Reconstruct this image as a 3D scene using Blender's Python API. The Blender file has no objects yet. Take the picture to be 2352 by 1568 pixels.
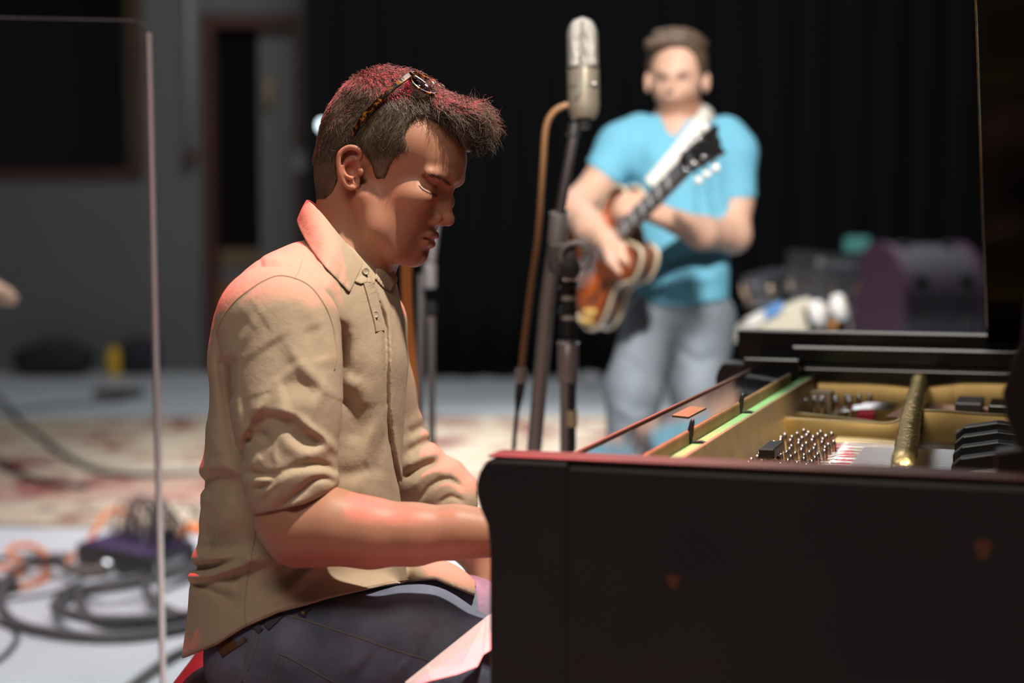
import bpy, bmesh, math, random
import numpy as np
from mathutils import Vector, Matrix
from mathutils.bvhtree import BVHTree
random.seed(7); rng = np.random.default_rng(7)
SC = bpy.context.scene
COL = SC.collection

# ------------------------------------------------------------------ camera
LENS = 58.0
F = 2352 * LENS / 36.0
CX, CY = 1176.0, 784.0
CAM = np.array([0.0, 0.0, 1.22])
PITCH = math.atan(259 / F)
FWD = np.array([0, math.cos(PITCH), -math.sin(PITCH)])
UPV = np.array([0, math.sin(PITCH), math.cos(PITCH)])
RGT = np.array([1.0, 0, 0])
cam_data = bpy.data.cameras.new('camera')
cam_data.lens = LENS; cam_data.sensor_width = 36.0
cam_data.clip_start = 0.05; cam_data.clip_end = 200
cam_data.dof.use_dof = True
cam_data.dof.focus_distance = 2.33
cam_data.dof.aperture_fstop = 2.0
cam = bpy.data.objects.new('camera', cam_data); COL.objects.link(cam)
cam.location = CAM; cam.rotation_euler = (math.pi / 2 - PITCH, 0, 0)
SC.camera = cam

# ------------------------------------------------------------------ world, lights, exposure
w = bpy.data.worlds.new('studio'); SC.world = w; w.use_nodes = True
w.node_tree.nodes['Background'].inputs[0].default_value = (0.62, 0.62, 0.62, 1)
w.node_tree.nodes['Background'].inputs[1].default_value = 0.035
vs = SC.view_settings
vs.view_transform = 'Standard'; vs.look = 'None'; vs.gamma = 1; vs.use_curve_mapping = False
vs.exposure = 0.0

def spot(name, loc, target, energy, color, angle, blend=0.3, radius=0.06):
    l = bpy.data.lights.new(name, 'SPOT'); l.energy = energy; l.color = color
    l.spot_size = math.radians(angle); l.spot_blend = blend; l.shadow_soft_size = radius
    o = bpy.data.objects.new(name, l); COL.objects.link(o); o.location = loc
    o.rotation_euler = (Vector(target) - Vector(loc)).to_track_quat('-Z', 'Y').to_euler()
    return o
def area(name, loc, target, energy, color, sx, sy):
    l = bpy.data.lights.new(name, 'AREA'); l.energy = energy; l.color = color
    l.shape = 'RECTANGLE'; l.size = sx; l.size_y = sy
    o = bpy.data.objects.new(name, l); COL.objects.link(o); o.location = loc
    o.rotation_euler = (Vector(target) - Vector(loc)).to_track_quat('-Z', 'Y').to_euler()
    return o
spot('key_spot', (0.72, 1.85, 3.6), (-0.15, 2.35, 0.95), 520, (1.0, 0.91, 0.79), 34, 0.35, 0.05)
spot('red_spot', (-0.45, 3.15, 3.8), (-0.25, 2.22, 1.0), 1080, (1.0, 0.04, 0.11), 23.5, 0.45, 0.05)
area('front_wash', (-0.6, 0.1, 3.6), (-0.2, 2.4, 1.0), 36, (1.0, 0.86, 0.74), 1.2, 0.8)
spot('guitar_spot', (0.35, 0.9, 3.4), (0.45, 4.6, 1.2), 1200, (1.0, 0.93, 0.88), 26, 0.5, 0.12)
area('overhead_fill', (0.0, 9.0, 6.2), (0.0, 9.0, 0), 260, (0.95, 0.97, 1.0), 5.0, 3.0)  # added unseen overhead panel that lifts the far floor and wall
spot('floor_spot', (0.6, 7.6, 6.2), (0.5, 8.2, 0), 3400, (0.88, 0.93, 1.0), 58, 0.9, 0.3)
spot('stage_left_spot', (-2.2, 4.4, 5.6), (-1.6, 5.4, 0), 1150, (0.95, 0.96, 1.0), 52, 0.9, 0.3)
spot('console_fill', (2.6, 3.2, 4.8), (0.95, 5.6, 0.85), 330, (1.0, 0.95, 0.85), 13, 0.5, 0.08)  # added narrow beam that brightens the console alone
spot('rug_red_spot', (-2.6, 4.6, 4.5), (-1.6, 5.8, 0), 130, (1.0, 0.12, 0.14), 40, 0.9, 0.1)

# ------------------------------------------------------------------ helpers
def at(px, py, d):
    return CAM + FWD * d + RGT * ((px - CX) / F * d) + UPV * ((CY - py) / F * d)
def gnd(px, py, z=0.0):
    v = FWD + RGT * ((px - CX) / F) + UPV * ((CY - py) / F)
    return CAM + v * ((z - CAM[2]) / v[2])
def tag(o, label=None, cat=None, group=None, kind=None):
    if label: o['label'] = label
    if cat: o['category'] = cat
    if group: o['group'] = group
    if kind: o['kind'] = kind
    return o
def empty(name, loc):
    o = bpy.data.objects.new(name, None); o.empty_display_size = 0.1
    COL.objects.link(o); o.location = loc
    return o
ROOTLOC = {}
def root_loc(o):
    while o.parent: o = o.parent
    return np.array(o.location)
def mesh_from(name, V, Fc):
    me = bpy.data.meshes.new(name)
    me.from_pydata([tuple(map(float, v)) for v in V], [], [tuple(int(i) for i in f) for f in Fc])
    return me
def build(name, V, Fc, mat, parent=None, smooth=True, origin=None, auto=None):
    """verts in world space -> one mesh object"""
    V = np.asarray(V, float)
    if parent is not None: base = root_loc(parent)
    elif origin is not None: base = np.array(origin, float)
    else: base = np.array([(V[:, 0].min() + V[:, 0].max()) / 2, (V[:, 1].min() + V[:, 1].max()) / 2, V[:, 2].min()])
    me = mesh_from(name, V - base, Fc)
    if mat: me.materials.append(mat)
    if smooth:
        me.polygons.foreach_set('use_smooth', [True] * len(me.polygons))
    o = bpy.data.objects.new(name, me); COL.objects.link(o)
    if parent is not None: o.parent = parent
    else: o.location = base
    if auto is not None:
        sharp_by_angle(o, auto)
    return o
def sharp_by_angle(o, deg):
    bm = bmesh.new(); bm.from_mesh(o.data)
    lim = math.radians(deg)
    for e in bm.edges:
        if len(e.link_faces) == 2 and e.calc_face_angle(0) > lim: e.smooth = False
    bm.to_mesh(o.data); bm.free()
class MB:
    """collects simple shapes in world space into one mesh"""
    def __init__(s): s.V = []; s.F = []
    def add(s, V, Fc):
        n = len(s.V); s.V += [tuple(v) for v in V]; s.F += [tuple(i + n for i in f) for f in Fc]; return s
    def box(s, c, ax, ay, az):
        c = np.array(c, float); ax = np.array(ax, float); ay = np.array(ay, float); az = np.array(az, float)
        V = [c + i * ax + j * ay + k * az for k in (-1, 1) for j in (-1, 1) for i in (-1, 1)]
        return s.add(V, [(0, 2, 3, 1), (4, 5, 7, 6), (0, 1, 5, 4), (2, 6, 7, 3), (0, 4, 6, 2), (1, 3, 7, 5)])
    def bbox(s, lo, hi):
        lo = np.array(lo, float); hi = np.array(hi, float); c = (lo + hi) / 2; h = (hi - lo) / 2
        return s.box(c, (h[0], 0, 0), (0, h[1], 0), (0, 0, h[2]))
    def tube(s, P, r, n=8, cap=True):
        V, Fc = tube_mesh(P, r, n, cap); return s.add(V, Fc)
    def lathe(s, p0, axis, prof, n=20):
        """prof: list of (height along axis, radius)"""
        a = np.array(axis, float); a /= np.linalg.norm(a); p0 = np.array(p0, float)
        return s.tube([p0 + a * h for h, r in prof], [r for h, r in prof], n, True) if False else s.add(*lathe_mesh(p0, a, prof, n))
    def prism(s, poly, off):
        """poly: list of 3D points (closed loop), off: extrusion vector"""
        n = len(poly); off = np.array(off, float)
        V = [np.array(p, float) for p in poly] + [np.array(p, float) + off for p in poly]
        Fc = [tuple(range(n))[::-1], tuple(range(n, 2 * n))] + [(i, (i + 1) % n, n + (i + 1) % n, n + i) for i in range(n)]
        return s.add(V, Fc)
    def build(s, name, mat, parent=None, smooth=False, bevel=0, **k):
        o = build(name, s.V, s.F, mat, parent, smooth, **k)
        fix_normals(o)
        if bevel:
            m = o.modifiers.new('bevel', 'BEVEL'); m.width = bevel; m.segments = 2; m.limit_method = 'ANGLE'; m.angle_limit = 0.6
            m.harden_normals = False
        return o
def fix_normals(o):
    bm = bmesh.new(); bm.from_mesh(o.data); bmesh.ops.recalc_face_normals(bm, faces=bm.faces[:]); bm.to_mesh(o.data); bm.free()
def basis(a):
    a = np.array(a, float); a /= np.linalg.norm(a)
    t = np.array([0, 0, 1.0]) if abs(a[2]) < 0.9 else np.array([1.0, 0, 0])
    u = np.cross(t, a); u /= np.linalg.norm(u); return u, np.cross(a, u)
def lathe_mesh(p0, a, prof, n=20):
    u, v = basis(a); V = []; Fc = []
    for h, r in prof:
        for i in range(n):
            t = 2 * math.pi * i / n; V.append(p0 + a * h + (u * math.cos(t) + v * math.sin(t)) * max(r, 1e-5))
    m = len(prof)
    for j in range(m - 1):
        for i in range(n):
            k = (i + 1) % n; Fc.append((j * n + i, j * n + k, (j + 1) * n + k, (j + 1) * n + i))
    Fc.append(tuple(range(n))[::-1]); Fc.append(tuple(range((m - 1) * n, m * n)))
    return V, Fc
def tube_mesh(P, r, n=8, cap=True):
    P = np.array(P, float); m = len(P); R = np.full(m, r) if np.isscalar(r) else np.array(r, float)
    T = np.gradient(P, axis=0); T /= np.linalg.norm(T, axis=1)[:, None] + 1e-12
    u, v = basis(T[0]); V = []; Fc = []
    for j in range(m):
        u = u - T[j] * np.dot(u, T[j]); u /= np.linalg.norm(u) + 1e-12; v = np.cross(T[j], u)
        for i in range(n):
            t = 2 * math.pi * i / n; V.append(P[j] + (u * math.cos(t) + v * math.sin(t)) * R[j])
    for j in range(m - 1):
        for i in range(n):
            k = (i + 1) % n; Fc.append((j * n + i, j * n + k, (j + 1) * n + k, (j + 1) * n + i))
    if cap:
        Fc.append(tuple(range(n))[::-1]); Fc.append(tuple(range((m - 1) * n, m * n)))
    return V, Fc
def spline(P, n=8, closed=False):
    """Catmull-Rom through points, n samples per span"""
    P = np.array(P, float); m = len(P); out = []
    if closed: Q = np.vstack([P[-1], P, P[0], P[1]])
    else: Q = np.vstack([2 * P[0] - P[1], P, 2 * P[-1] - P[-2]])
    spans = m if closed else m - 1
    for i in range(spans):
        p0, p1, p2, p3 = Q[i], Q[i + 1], Q[i + 2], Q[i + 3]
        for k in range(n):
            t = k / n
            out.append(0.5 * (2 * p1 + (p2 - p0) * t + (2 * p0 - 5 * p1 + 4 * p2 - p3) * t * t + (3 * p1 - p0 - 3 * p2 + p3) * t ** 3))
    if not closed: out.append(P[-1])
    return np.array(out)
def grid_faces(nu, nv, closed_u=False):
    Fc = []
    for j in range(nv - 1):
        for i in range(nu if closed_u else nu - 1):
            k = (i + 1) % nu
            Fc.append((j * nu + i, j * nu + k, (j + 1) * nu + k, (j + 1) * nu + i))
    return Fc

# ------------------------------------------------------------------ materials
MATS = {}
def srgb(r, g, b):
    f = lambda c: (c / 255 / 12.92) if c / 255 <= 0.04045 else ((c / 255 + 0.055) / 1.055) ** 2.4
    return (f(r), f(g), f(b), 1)
def mat(name, col, rough=0.5, metal=0.0, spec=0.5, noise=None, bump=None, sss=0.0, coat=0.0, attr=None, weave=None):
    """noise=(scale, amount 0..1, dark colour); bump=(scale, strength, distance)"""
    if name in MATS: return MATS[name]
    m = bpy.data.materials.new(name); m.use_nodes = True; MATS[name] = m
    nt = m.node_tree; b = nt.nodes['Principled BSDF']; L = nt.links.new
    b.inputs['Base Color'].default_value = col; b.inputs['Roughness'].default_value = rough
    b.inputs['Metallic'].default_value = metal; b.inputs['Specular IOR Level'].default_value = spec
    if coat: b.inputs['Coat Weight'].default_value = coat; b.inputs['Coat Roughness'].default_value = 0.08
    if sss:
        b.inputs['Subsurface Weight'].default_value = sss
        b.inputs['Subsurface Radius'].default_value = (1.0, 0.35, 0.18); b.inputs['Subsurface Scale'].default_value = 0.006
    tc = nt.nodes.new('ShaderNodeTexCoord'); out = None
    if noise:
        n = nt.nodes.new('ShaderNodeTexNoise'); n.inputs['Scale'].default_value = noise[0]; n.inputs['Detail'].default_value = 5
        L(tc.outputs['Object'], n.inputs['Vector'])
        r = nt.nodes.new('ShaderNodeMapRange'); r.inputs[1].default_value = 0.3; r.inputs[2].default_value = 0.7
        r.inputs[3].default_value = 0.0; r.inputs[4].default_value = noise[1]
        L(n.outputs['Fac'], r.inputs[0])
        mx = nt.nodes.new('ShaderNodeMix'); mx.data_type = 'RGBA'; mx.inputs[6].default_value = col; mx.inputs[7].default_value = noise[2]
        L(r.outputs[0], mx.inputs[0]); out = mx.outputs[2]
    if attr:
        a = nt.nodes.new('ShaderNodeVertexColor'); a.layer_name = attr
        mm = nt.nodes.new('ShaderNodeMix'); mm.data_type = 'RGBA'; mm.blend_type = 'MULTIPLY'; mm.inputs[0].default_value = 1
        if out: L(out, mm.inputs[6])
        else: mm.inputs[6].default_value = col
        L(a.outputs['Color'], mm.inputs[7]); out = mm.outputs[2]
    if out: L(out, b.inputs['Base Color'])
    if bump:
        n2 = nt.nodes.new('ShaderNodeTexNoise'); n2.inputs['Scale'].default_value = bump[0]; n2.inputs['Detail'].default_value = 4
        L(tc.outputs['Object'], n2.inputs['Vector'])
        bp = nt.nodes.new('ShaderNodeBump'); bp.inputs['Strength'].default_value = bump[1]; bp.inputs['Distance'].default_value = bump[2]
        L(n2.outputs['Fac'], bp.inputs['Height']); L(bp.outputs[0], b.inputs['Normal'])
    return m
def glass_mat(name, col=(1, 1, 1, 1), rough=0.0, ior=1.45, alpha_thin=False):
    m = bpy.data.materials.new(name); m.use_nodes = True; MATS[name] = m
    b = m.node_tree.nodes['Principled BSDF']
    b.inputs['Base Color'].default_value = col; b.inputs['Roughness'].default_value = rough
    b.inputs['Transmission Weight'].default_value = 1; b.inputs['IOR'].default_value = ior
    return m
def emit_mat(name, col, st):
    m = bpy.data.materials.new(name); m.use_nodes = True; MATS[name] = m
    b = m.node_tree.nodes['Principled BSDF']
    b.inputs['Base Color'].default_value = col; b.inputs['Emission Color'].default_value = col; b.inputs['Emission Strength'].default_value = st
    return m
M_black = mat('black_lacquer', (0.012, 0.012, 0.013, 1), 0.16, spec=0.5, noise=(9, 0.5, (0.02, 0.018, 0.018, 1)))
M_blackmat = mat('black_worn_satin', (0.016, 0.016, 0.017, 1), 0.42, noise=(6, 0.8, (0.028, 0.024, 0.022, 1)))
M_rubber = mat('black_rubber', (0.03, 0.03, 0.032, 1), 0.55)
M_cable = mat('cable_grey', (0.075, 0.072, 0.075, 1), 0.5)
M_chrome = mat('chrome', (0.75, 0.75, 0.76, 1), 0.16, metal=1)
M_steel = mat('grey_stand_steel', (0.36, 0.33, 0.315, 1), 0.38, metal=0.35)
M_darkmetal = mat('dark_stand_metal', (0.05, 0.05, 0.05, 1), 0.4, metal=0.6)
M_gold = mat('piano_plate_gold', (0.40, 0.275, 0.09, 1), 0.38, metal=0.55, noise=(14, 0.6, (0.24, 0.155, 0.05, 1)))
M_goldbright = mat('worn_gold_casting', (0.62, 0.45, 0.17, 1), 0.3, metal=0.85, bump=(90, 0.8, 0.004))
M_felt_red = mat('red_felt', (0.55, 0.05, 0.075, 1), 0.95, spec=0.1)
M_felt_green = mat('green_felt', (0.20, 0.46, 0.17, 1), 0.95, spec=0.1, noise=(30, 0.5, (0.30, 0.50, 0.25, 1)))
M_wood = mat('bare_wood', (0.30, 0.17, 0.07, 1), 0.6, noise=(20, 0.7, (0.17, 0.09, 0.035, 1)))
M_palewood = mat('pale_maple', (0.45, 0.32, 0.17, 1), 0.55, noise=(25, 0.6, (0.30, 0.2, 0.1, 1)))
M_copper = mat('copper_winding', (0.60, 0.32, 0.22, 1), 0.4, metal=0.7)
M_string = mat('string_steel', (0.8, 0.8, 0.82, 1), 0.25, metal=1)
M_pin = mat('pin_steel', (0.42, 0.36, 0.36, 1), 0.28, metal=1)
# ------------------------------------------------------------------ signed-distance sculpting
class Fld:
    def __init__(s, xs, ys, zs):
        s.ax = [np.asarray(a, np.float32) for a in (xs, ys, zs)]
        s.F = np.full([len(a) for a in s.ax], 0.3, np.float32)
    def win(s, lo, hi):
        sl = []
        for a, l, h in zip(s.ax, lo, hi):
            i = max(int(np.searchsorted(a, l)) - 1, 0); j = min(int(np.searchsorted(a, h)) + 1, len(a))
            sl.append(slice(i, max(j, i)))
        g = [s.ax[0][sl[0]][:, None, None], s.ax[1][sl[1]][None, :, None], s.ax[2][sl[2]][None, None, :]]
        return tuple(sl), g
    def put(s, fn, lo, hi, k=0.01, op='u'):
        pad = k + 0.012
        sl, g = s.win(np.array(lo) - pad, np.array(hi) + pad)
        if any(q.stop <= q.start for q in sl): return
        d = np.broadcast_to(fn(*g), s.F[sl].shape).astype(np.float32); f = s.F[sl]
        if op == 'u':
            h = np.maximum(k - np.abs(f - d), 0) / k; s.F[sl] = np.minimum(f, d) - h * h * k * 0.25
        elif op == 's':
            d = -d; h = np.maximum(k - np.abs(f - d), 0) / k; s.F[sl] = np.maximum(f, d) + h * h * k * 0.25
        elif op == 'i':
            h = np.maximum(k - np.abs(f - d), 0) / k; s.F[sl] = np.maximum(f, d) + h * h * k * 0.25
        elif op == 'a':
            s.F[sl] = f + d
    def ell(s, c, r, k=0.01, op='u', R=None):
        c = np.array(c, float); r = np.array(r, float) * (np.ones(3)); m = r.max()
        def fn(x, y, z):
            x = x - c[0]; y = y - c[1]; z = z - c[2]
            if R is not None:
                x, y, z = (R[0][0] * x + R[0][1] * y + R[0][2] * z, R[1][0] * x + R[1][1] * y + R[1][2] * z, R[2][0] * x + R[2][1] * y + R[2][2] * z)
            k0 = np.sqrt((x / r[0]) ** 2 + (y / r[1]) ** 2 + (z / r[2]) ** 2) + 1e-9
            k1 = np.sqrt((x / r[0] ** 2) ** 2 + (y / r[1] ** 2) ** 2 + (z / r[2] ** 2) ** 2) + 1e-9
            return k0 * (k0 - 1) / k1
        s.put(fn, c - m, c + m, k, op)
    def cone(s, a, b, ra, rb, k=0.01, op='u'):
        a = np.array(a, float); b = np.array(b, float); ab = b - a; L2 = float(ab @ ab) + 1e-12; m = max(ra, rb)
        def fn(x, y, z):
            t = np.clip(((x - a[0]) * ab[0] + (y - a[1]) * ab[1] + (z - a[2]) * ab[2]) / L2, 0, 1)
            return np.sqrt((x - a[0] - t * ab[0]) ** 2 + (y - a[1] - t * ab[1]) ** 2 + (z - a[2] - t * ab[2]) ** 2) - (ra + (rb - ra) * t)
        s.put(fn, np.minimum(a, b) - m, np.maximum(a, b) + m, k, op)
    def chain(s, P, R, k=0.01, op='u'):
        R = [R] * len(P) if np.isscalar(R) else R
        for i in range(len(P) - 1): s.cone(P[i], P[i + 1], R[i], R[i + 1], k, op)
    def mesh(s):
        F_ = s.F; ins = F_ < 0
        c = np.zeros([n - 1 for n in F_.shape], np.uint8)
        for i in (0, 1):
            for j in (0, 1):
                for k in (0, 1):
                    c += ins[i:i + c.shape[0], j:j + c.shape[1], k:k + c.shape[2]]
        cells = np.argwhere((c > 0) & (c < 8))
        idx = np.full(c.shape, -1, np.int32); idx[tuple(cells.T)] = np.arange(len(cells))
        acc = np.zeros((len(cells), 3)); cnt = np.zeros(len(cells))
        I, J, K = cells.T; corner = {}
        for i in (0, 1):
            for j in (0, 1):
                for k in (0, 1): corner[i, j, k] = F_[I + i, J + j, K + k].astype(float)
        for axn in range(3):
            for p in (0, 1):
                for q in (0, 1):
                    a = [0, 0, 0]; o = [d for d in range(3) if d != axn]; a[o[0]] = p; a[o[1]] = q; b = list(a); b[axn] = 1
                    fa, fb = corner[tuple(a)], corner[tuple(b)]; mk = (fa < 0) != (fb < 0)
                    t = np.where(mk, fa / np.where(mk, fa - fb, 1), 0)
                    P = np.zeros((len(cells), 3))
                    for d in range(3):
                        g = s.ax[d].astype(float); n = cells[:, d]
                        P[:, d] = g[n + a[d]] if d != axn else g[n] + t * (g[n + 1] - g[n])
                    acc += P * mk[:, None]; cnt += mk
        V = acc / np.maximum(cnt, 1)[:, None]
        quads = []
        for axn in range(3):
            o = [(1, 2), (2, 0), (0, 1)][axn]
            A = np.moveaxis(ins, axn, 0); df = np.argwhere(A[:-1] != A[1:])
            # map to original index order
            e = np.zeros((len(df), 3), int); rest = [d for d in range(3) if d != axn]
            e[:, axn] = df[:, 0]; e[:, rest[0]] = df[:, 1]; e[:, rest[1]] = df[:, 2]
            ok = (e[:, o[0]] > 0) & (e[:, o[1]] > 0) & (e[:, o[0]] < ins.shape[o[0]] - 1) & (e[:, o[1]] < ins.shape[o[1]] - 1)
            e = e[ok]; flip = ins[tuple(e.T)]
            def cell(du, dv):
                q = e.copy(); q[:, o[0]] += du; q[:, o[1]] += dv; return idx[tuple(q.T)]
            Q = np.stack([cell(-1, -1), cell(0, -1), cell(0, 0), cell(-1, 0)], 1)
            Q[~flip] = Q[~flip][:, ::-1]
            quads.append(Q)
        Q = np.vstack(quads); Q = Q[(Q >= 0).all(1)]
        return V, Q
def relax(V, Q, it=1, lam=0.5):
    E = np.vstack([Q[:, [0, 1]], Q[:, [1, 2]], Q[:, [2, 3]], Q[:, [3, 0]]])
    for _ in range(it):
        S = np.zeros_like(V); n = np.zeros(len(V))
        for a, b in ((0, 1), (1, 0)):
            for d in range(3): S[:, d] += np.bincount(E[:, a], V[E[:, b], d], len(V))
            n += np.bincount(E[:, a], minlength=len(V))
        V = V + lam * (S / np.maximum(n, 1)[:, None] - V)
    return V
def fast_mesh(name, V, Q):
    me = bpy.data.meshes.new(name)
    me.vertices.add(len(V)); me.vertices.foreach_set('co', np.asarray(V, np.float32).ravel())
    me.loops.add(Q.size); me.loops.foreach_set('vertex_index', np.asarray(Q, np.int32).ravel())
    me.polygons.add(len(Q)); me.polygons.foreach_set('loop_start', np.arange(0, Q.size, Q.shape[1], dtype=np.int32))
    me.polygons.foreach_set('use_smooth', np.ones(len(Q), bool))
    me.update(calc_edges=True); me.validate()
    return me
def sdf_obj(name, V, Q, material, parent, tint=None, slots=None):
    """V in world space"""
    me = fast_mesh(name, V - root_loc(parent), Q); me.materials.append(material)
    if slots is not None:
        for m in slots[0]: me.materials.append(m)
        me.polygons.foreach_set('material_index', slots[1].astype(np.int32))
    if tint is not None:
        a = me.color_attributes.new('tint', 'FLOAT_COLOR', 'POINT')
        a.data.foreach_set('color', np.hstack([tint, np.ones((len(V), 1))]).astype(np.float32).ravel())
    o = bpy.data.objects.new(name, me); COL.objects.link(o); o.parent = parent
    return o
class Frame:
    """camera-facing sculpting frame at depth D0: local x right, y up, z towards the viewer (metres)"""
    def __init__(s, D0): s.D0 = D0; s.o = CAM + FWD * D0
    def L(s, px, py, t=0.0):
        d = s.D0 - t; return np.array([(px - CX) / F * d, (CY - py) / F * d, t])
    def W(s, P):
        P = np.asarray(P, float); return s.o + P[..., 0:1] * RGT + P[..., 1:2] * UPV - P[..., 2:3] * FWD
    def dirW(s, P):
        P = np.asarray(P, float); return P[..., 0:1] * RGT + P[..., 1:2] * UPV - P[..., 2:3] * FWD
def axis_grid(segs):
    """segs: [(lo, hi, step), ...] contiguous"""
    out = [segs[0][0]]
    for lo, hi, st in segs:
        n = max(1, int(round((hi - lo) / st))); out += list(lo + (hi - lo) * (np.arange(n) + 1) / n)
    return np.array(out)
def stroke_fn(fr, P, wdt, amp, zmin=None, zmax=None, taper=True, side=0.0):
    """raise (amp<0 adds, amp>0 carves) along a line drawn on the visible side; widths in metres"""
    P = spline(np.array(P, float), 5) if len(P) > 2 else np.array(P, float)
    n = len(P)
    def fn(x, y, z):
        d = fr.D0 - z; px = CX + x * F / d; py = CY - y * F / d; sc = d / F
        best = None; bt = None; sg = None
        for i in range(n - 1):
            ax, ay = P[i]; bx, by = P[i + 1]; ux, uy = bx - ax, by - ay; l2 = ux * ux + uy * uy + 1e-9
            t = np.clip(((px - ax) * ux + (py - ay) * uy) / l2, 0, 1)
            ex = px - ax - t * ux; ey = py - ay - t * uy; q = ex * ex + ey * ey
            if best is None: best = q; bt = (i + t) / (n - 1); sg = ux * ey - uy * ex
            else:
                m = q < best; best = np.where(m, q, best); bt = np.where(m, (i + t) / (n - 1), bt); sg = np.where(m, ux * ey - uy * ex, sg)
        dist = np.sqrt(best) * sc
        g = np.exp(-(dist / wdt) ** 2)
        if side: # sharp on one flank, long slope on the other
            far = np.exp(-(dist / (wdt * 3.2)) ** 2); g = np.where(np.sign(sg) == np.sign(side), far, g)
        if taper: g = g * np.clip(4 * np.minimum(bt + 0.08, 1.08 - bt), 0, 1)
        if zmin is not None: g = g * np.clip((z - zmin) / 0.02, 0, 1)
        if zmax is not None: g = g * np.clip((zmax - z) / 0.02, 0, 1)
        return amp * g
    return fn, P
def stroke(fld, fr, P, wdt, amp, zmin, zmax, taper=True, side=0.0):
    fn, Q = stroke_fn(fr, P, wdt, amp, zmin, zmax, taper, side)
    pad = wdt * (8 if side else 3)
    lo = np.array([min(fr.L(p[0], p[1], t)[0] for p in Q for t in (zmin, zmax)) - pad, min(fr.L(p[0], p[1], t)[1] for p in Q for t in (zmin, zmax)) - pad, zmin])
    hi = np.array([max(fr.L(p[0], p[1], t)[0] for p in Q for t in (zmin, zmax)) + pad, max(fr.L(p[0], p[1], t)[1] for p in Q for t in (zmin, zmax)) + pad, zmax])
    fld.put(fn, lo, hi, 0.0001, 'a')
class Proj:
    """drop photo points onto a sculpted surface along the line of sight"""
    def __init__(s, V, Q): s.b = BVHTree.FromPolygons([tuple(v) for v in V], [tuple(int(i) for i in q) for q in Q])
    def __call__(s, px, py, off=0.0, far=3.5):
        v = FWD + RGT * ((px - CX) / F) + UPV * ((CY - py) / F); v = v / np.linalg.norm(v)
        h = s.b.ray_cast(Vector(CAM), Vector(v), 30.0)
        if h[0] is None:
            h = s.b.find_nearest(Vector(CAM + v * far))
        return np.array(h[0]) + np.array(h[1]) * off, np.array(h[1])
# ------------------------------------------------------------------ the setting
WALL_Y = 14.0
def floor_mat():
    m = bpy.data.materials.new('painted_floor'); m.use_nodes = True; nt = m.node_tree; b = nt.nodes['Principled BSDF']; L = nt.links.new
    tc = nt.nodes.new('ShaderNodeTexCoord')
    n = nt.nodes.new('ShaderNodeTexNoise'); n.inputs['Scale'].default_value = 1.3; n.inputs['Detail'].default_value = 6
    L(tc.outputs['Object'], n.inputs['Vector'])
    r = nt.nodes.new('ShaderNodeValToRGB'); r.color_ramp.elements[0].position = 0.3; r.color_ramp.elements[1].position = 0.75
    r.color_ramp.elements[0].color = (0.50, 0.53, 0.55, 1); r.color_ramp.elements[1].color = (0.60, 0.63, 0.65, 1)
    L(n.outputs['Fac'], r.inputs[0]); L(r.outputs[0], b.inputs['Base Color'])
    b.inputs['Roughness'].default_value = 0.45
    return m
m = MB().bbox((-7, -2, -0.1), (9, 16, 0)); o = m.build('floor', floor_mat()); tag(o, kind='structure')
M_wall = mat('grey_wall_paint', (0.135, 0.135, 0.135, 1), 0.75, noise=(2, 0.4, (0.11, 0.11, 0.11, 1)), bump=(60, 0.15, 0.005))
M_brown = mat('dark_red_brown_wood', (0.075, 0.022, 0.015, 1), 0.5, noise=(8, 0.5, (0.05, 0.014, 0.01, 1)))
M_cream = mat('cream_reveal', (0.36, 0.27, 0.15, 1), 0.6)
M_darkglass = mat('dark_window_glass', (0.006, 0.006, 0.008, 1), 0.06, spec=0.5)
def wp(px, py, y=WALL_Y):   # point on a wall plane y = const
    v = FWD + RGT * ((px - CX) / F) + UPV * ((CY - py) / F); return CAM + v * ((y - CAM[1]) / v[1])
wl = wp(-200, 500)[0]; xr = wp(705, 500)[0]
# wall_back with openings for the window and the door
wx0, wx1 = wp(-140, 300)[0], wp(330, 300)[0]; wz0, wz1 = wp(300, 408)[2], wp(300, -330)[2]
dx0, dx1 = wp(466, 300)[0], wp(692, 300)[0]; dz1 = wp(500, 33)[2]
m = MB()
T = 0.3
for lo, hi in (((-7, 0), (wx0, 7)), ((wx0, 0), (wx1, wz0)), ((wx0, wz1), (wx1, 7)), ((wx1, 0), (dx0, 7)), ((dx0, dz1), (dx1, 7)), ((dx1, 0), (9, 7))):
    m.bbox((lo[0], WALL_Y, lo[1]), (hi[0], WALL_Y + T, hi[1]))
o = m.build('wall_back', M_wall); tag(o, kind='structure')
# side wall, continuing the room on the left
m = MB().bbox((-7.2, -2, 0), (-7, 16, 7)); o = m.build('wall_left', M_wall); tag(o, kind='structure')
# control-room window
win = empty('window_1', ((wx0 + wx1) / 2, WALL_Y, wz0)); tag(win, kind='structure')
def frame_part(name, lo, hi, mt, parent): return MB().bbox(lo, hi).build(name, mt, parent, bevel=0.006)
fw = 0.07
frame_part('sill', (wx0, WALL_Y - 0.05, wz0 - 0.0), (wx1, WALL_Y + T, wz0 + fw), M_brown, win)
frame_part('jamb', (wx1 - fw, WALL_Y - 0.03, wz0 + fw), (wx1, WALL_Y + T, wz1), M_brown, win)
frame_part('jamb', (wx0, WALL_Y - 0.03, wz0 + fw), (wx0 + fw, WALL_Y + T, wz1), M_brown, win)
frame_part('head_frame', (wx0, WALL_Y - 0.03, wz1 - fw), (wx1, WALL_Y + T, wz1), M_brown, win)
m = MB(); a0 = wp(276, 300)[0]; a1 = wx1 - fw
m.prism([(a0, WALL_Y + 0.24, wz0 + fw), (a1, WALL_Y + 0.02, wz0 + fw), (a1, WALL_Y + 0.28, wz0 + fw), (a0, WALL_Y + 0.28, wz0 + fw)], (0, 0, wz1 - wz0 - 2 * fw))
m.build('reveal', M_cream, win)
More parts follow.
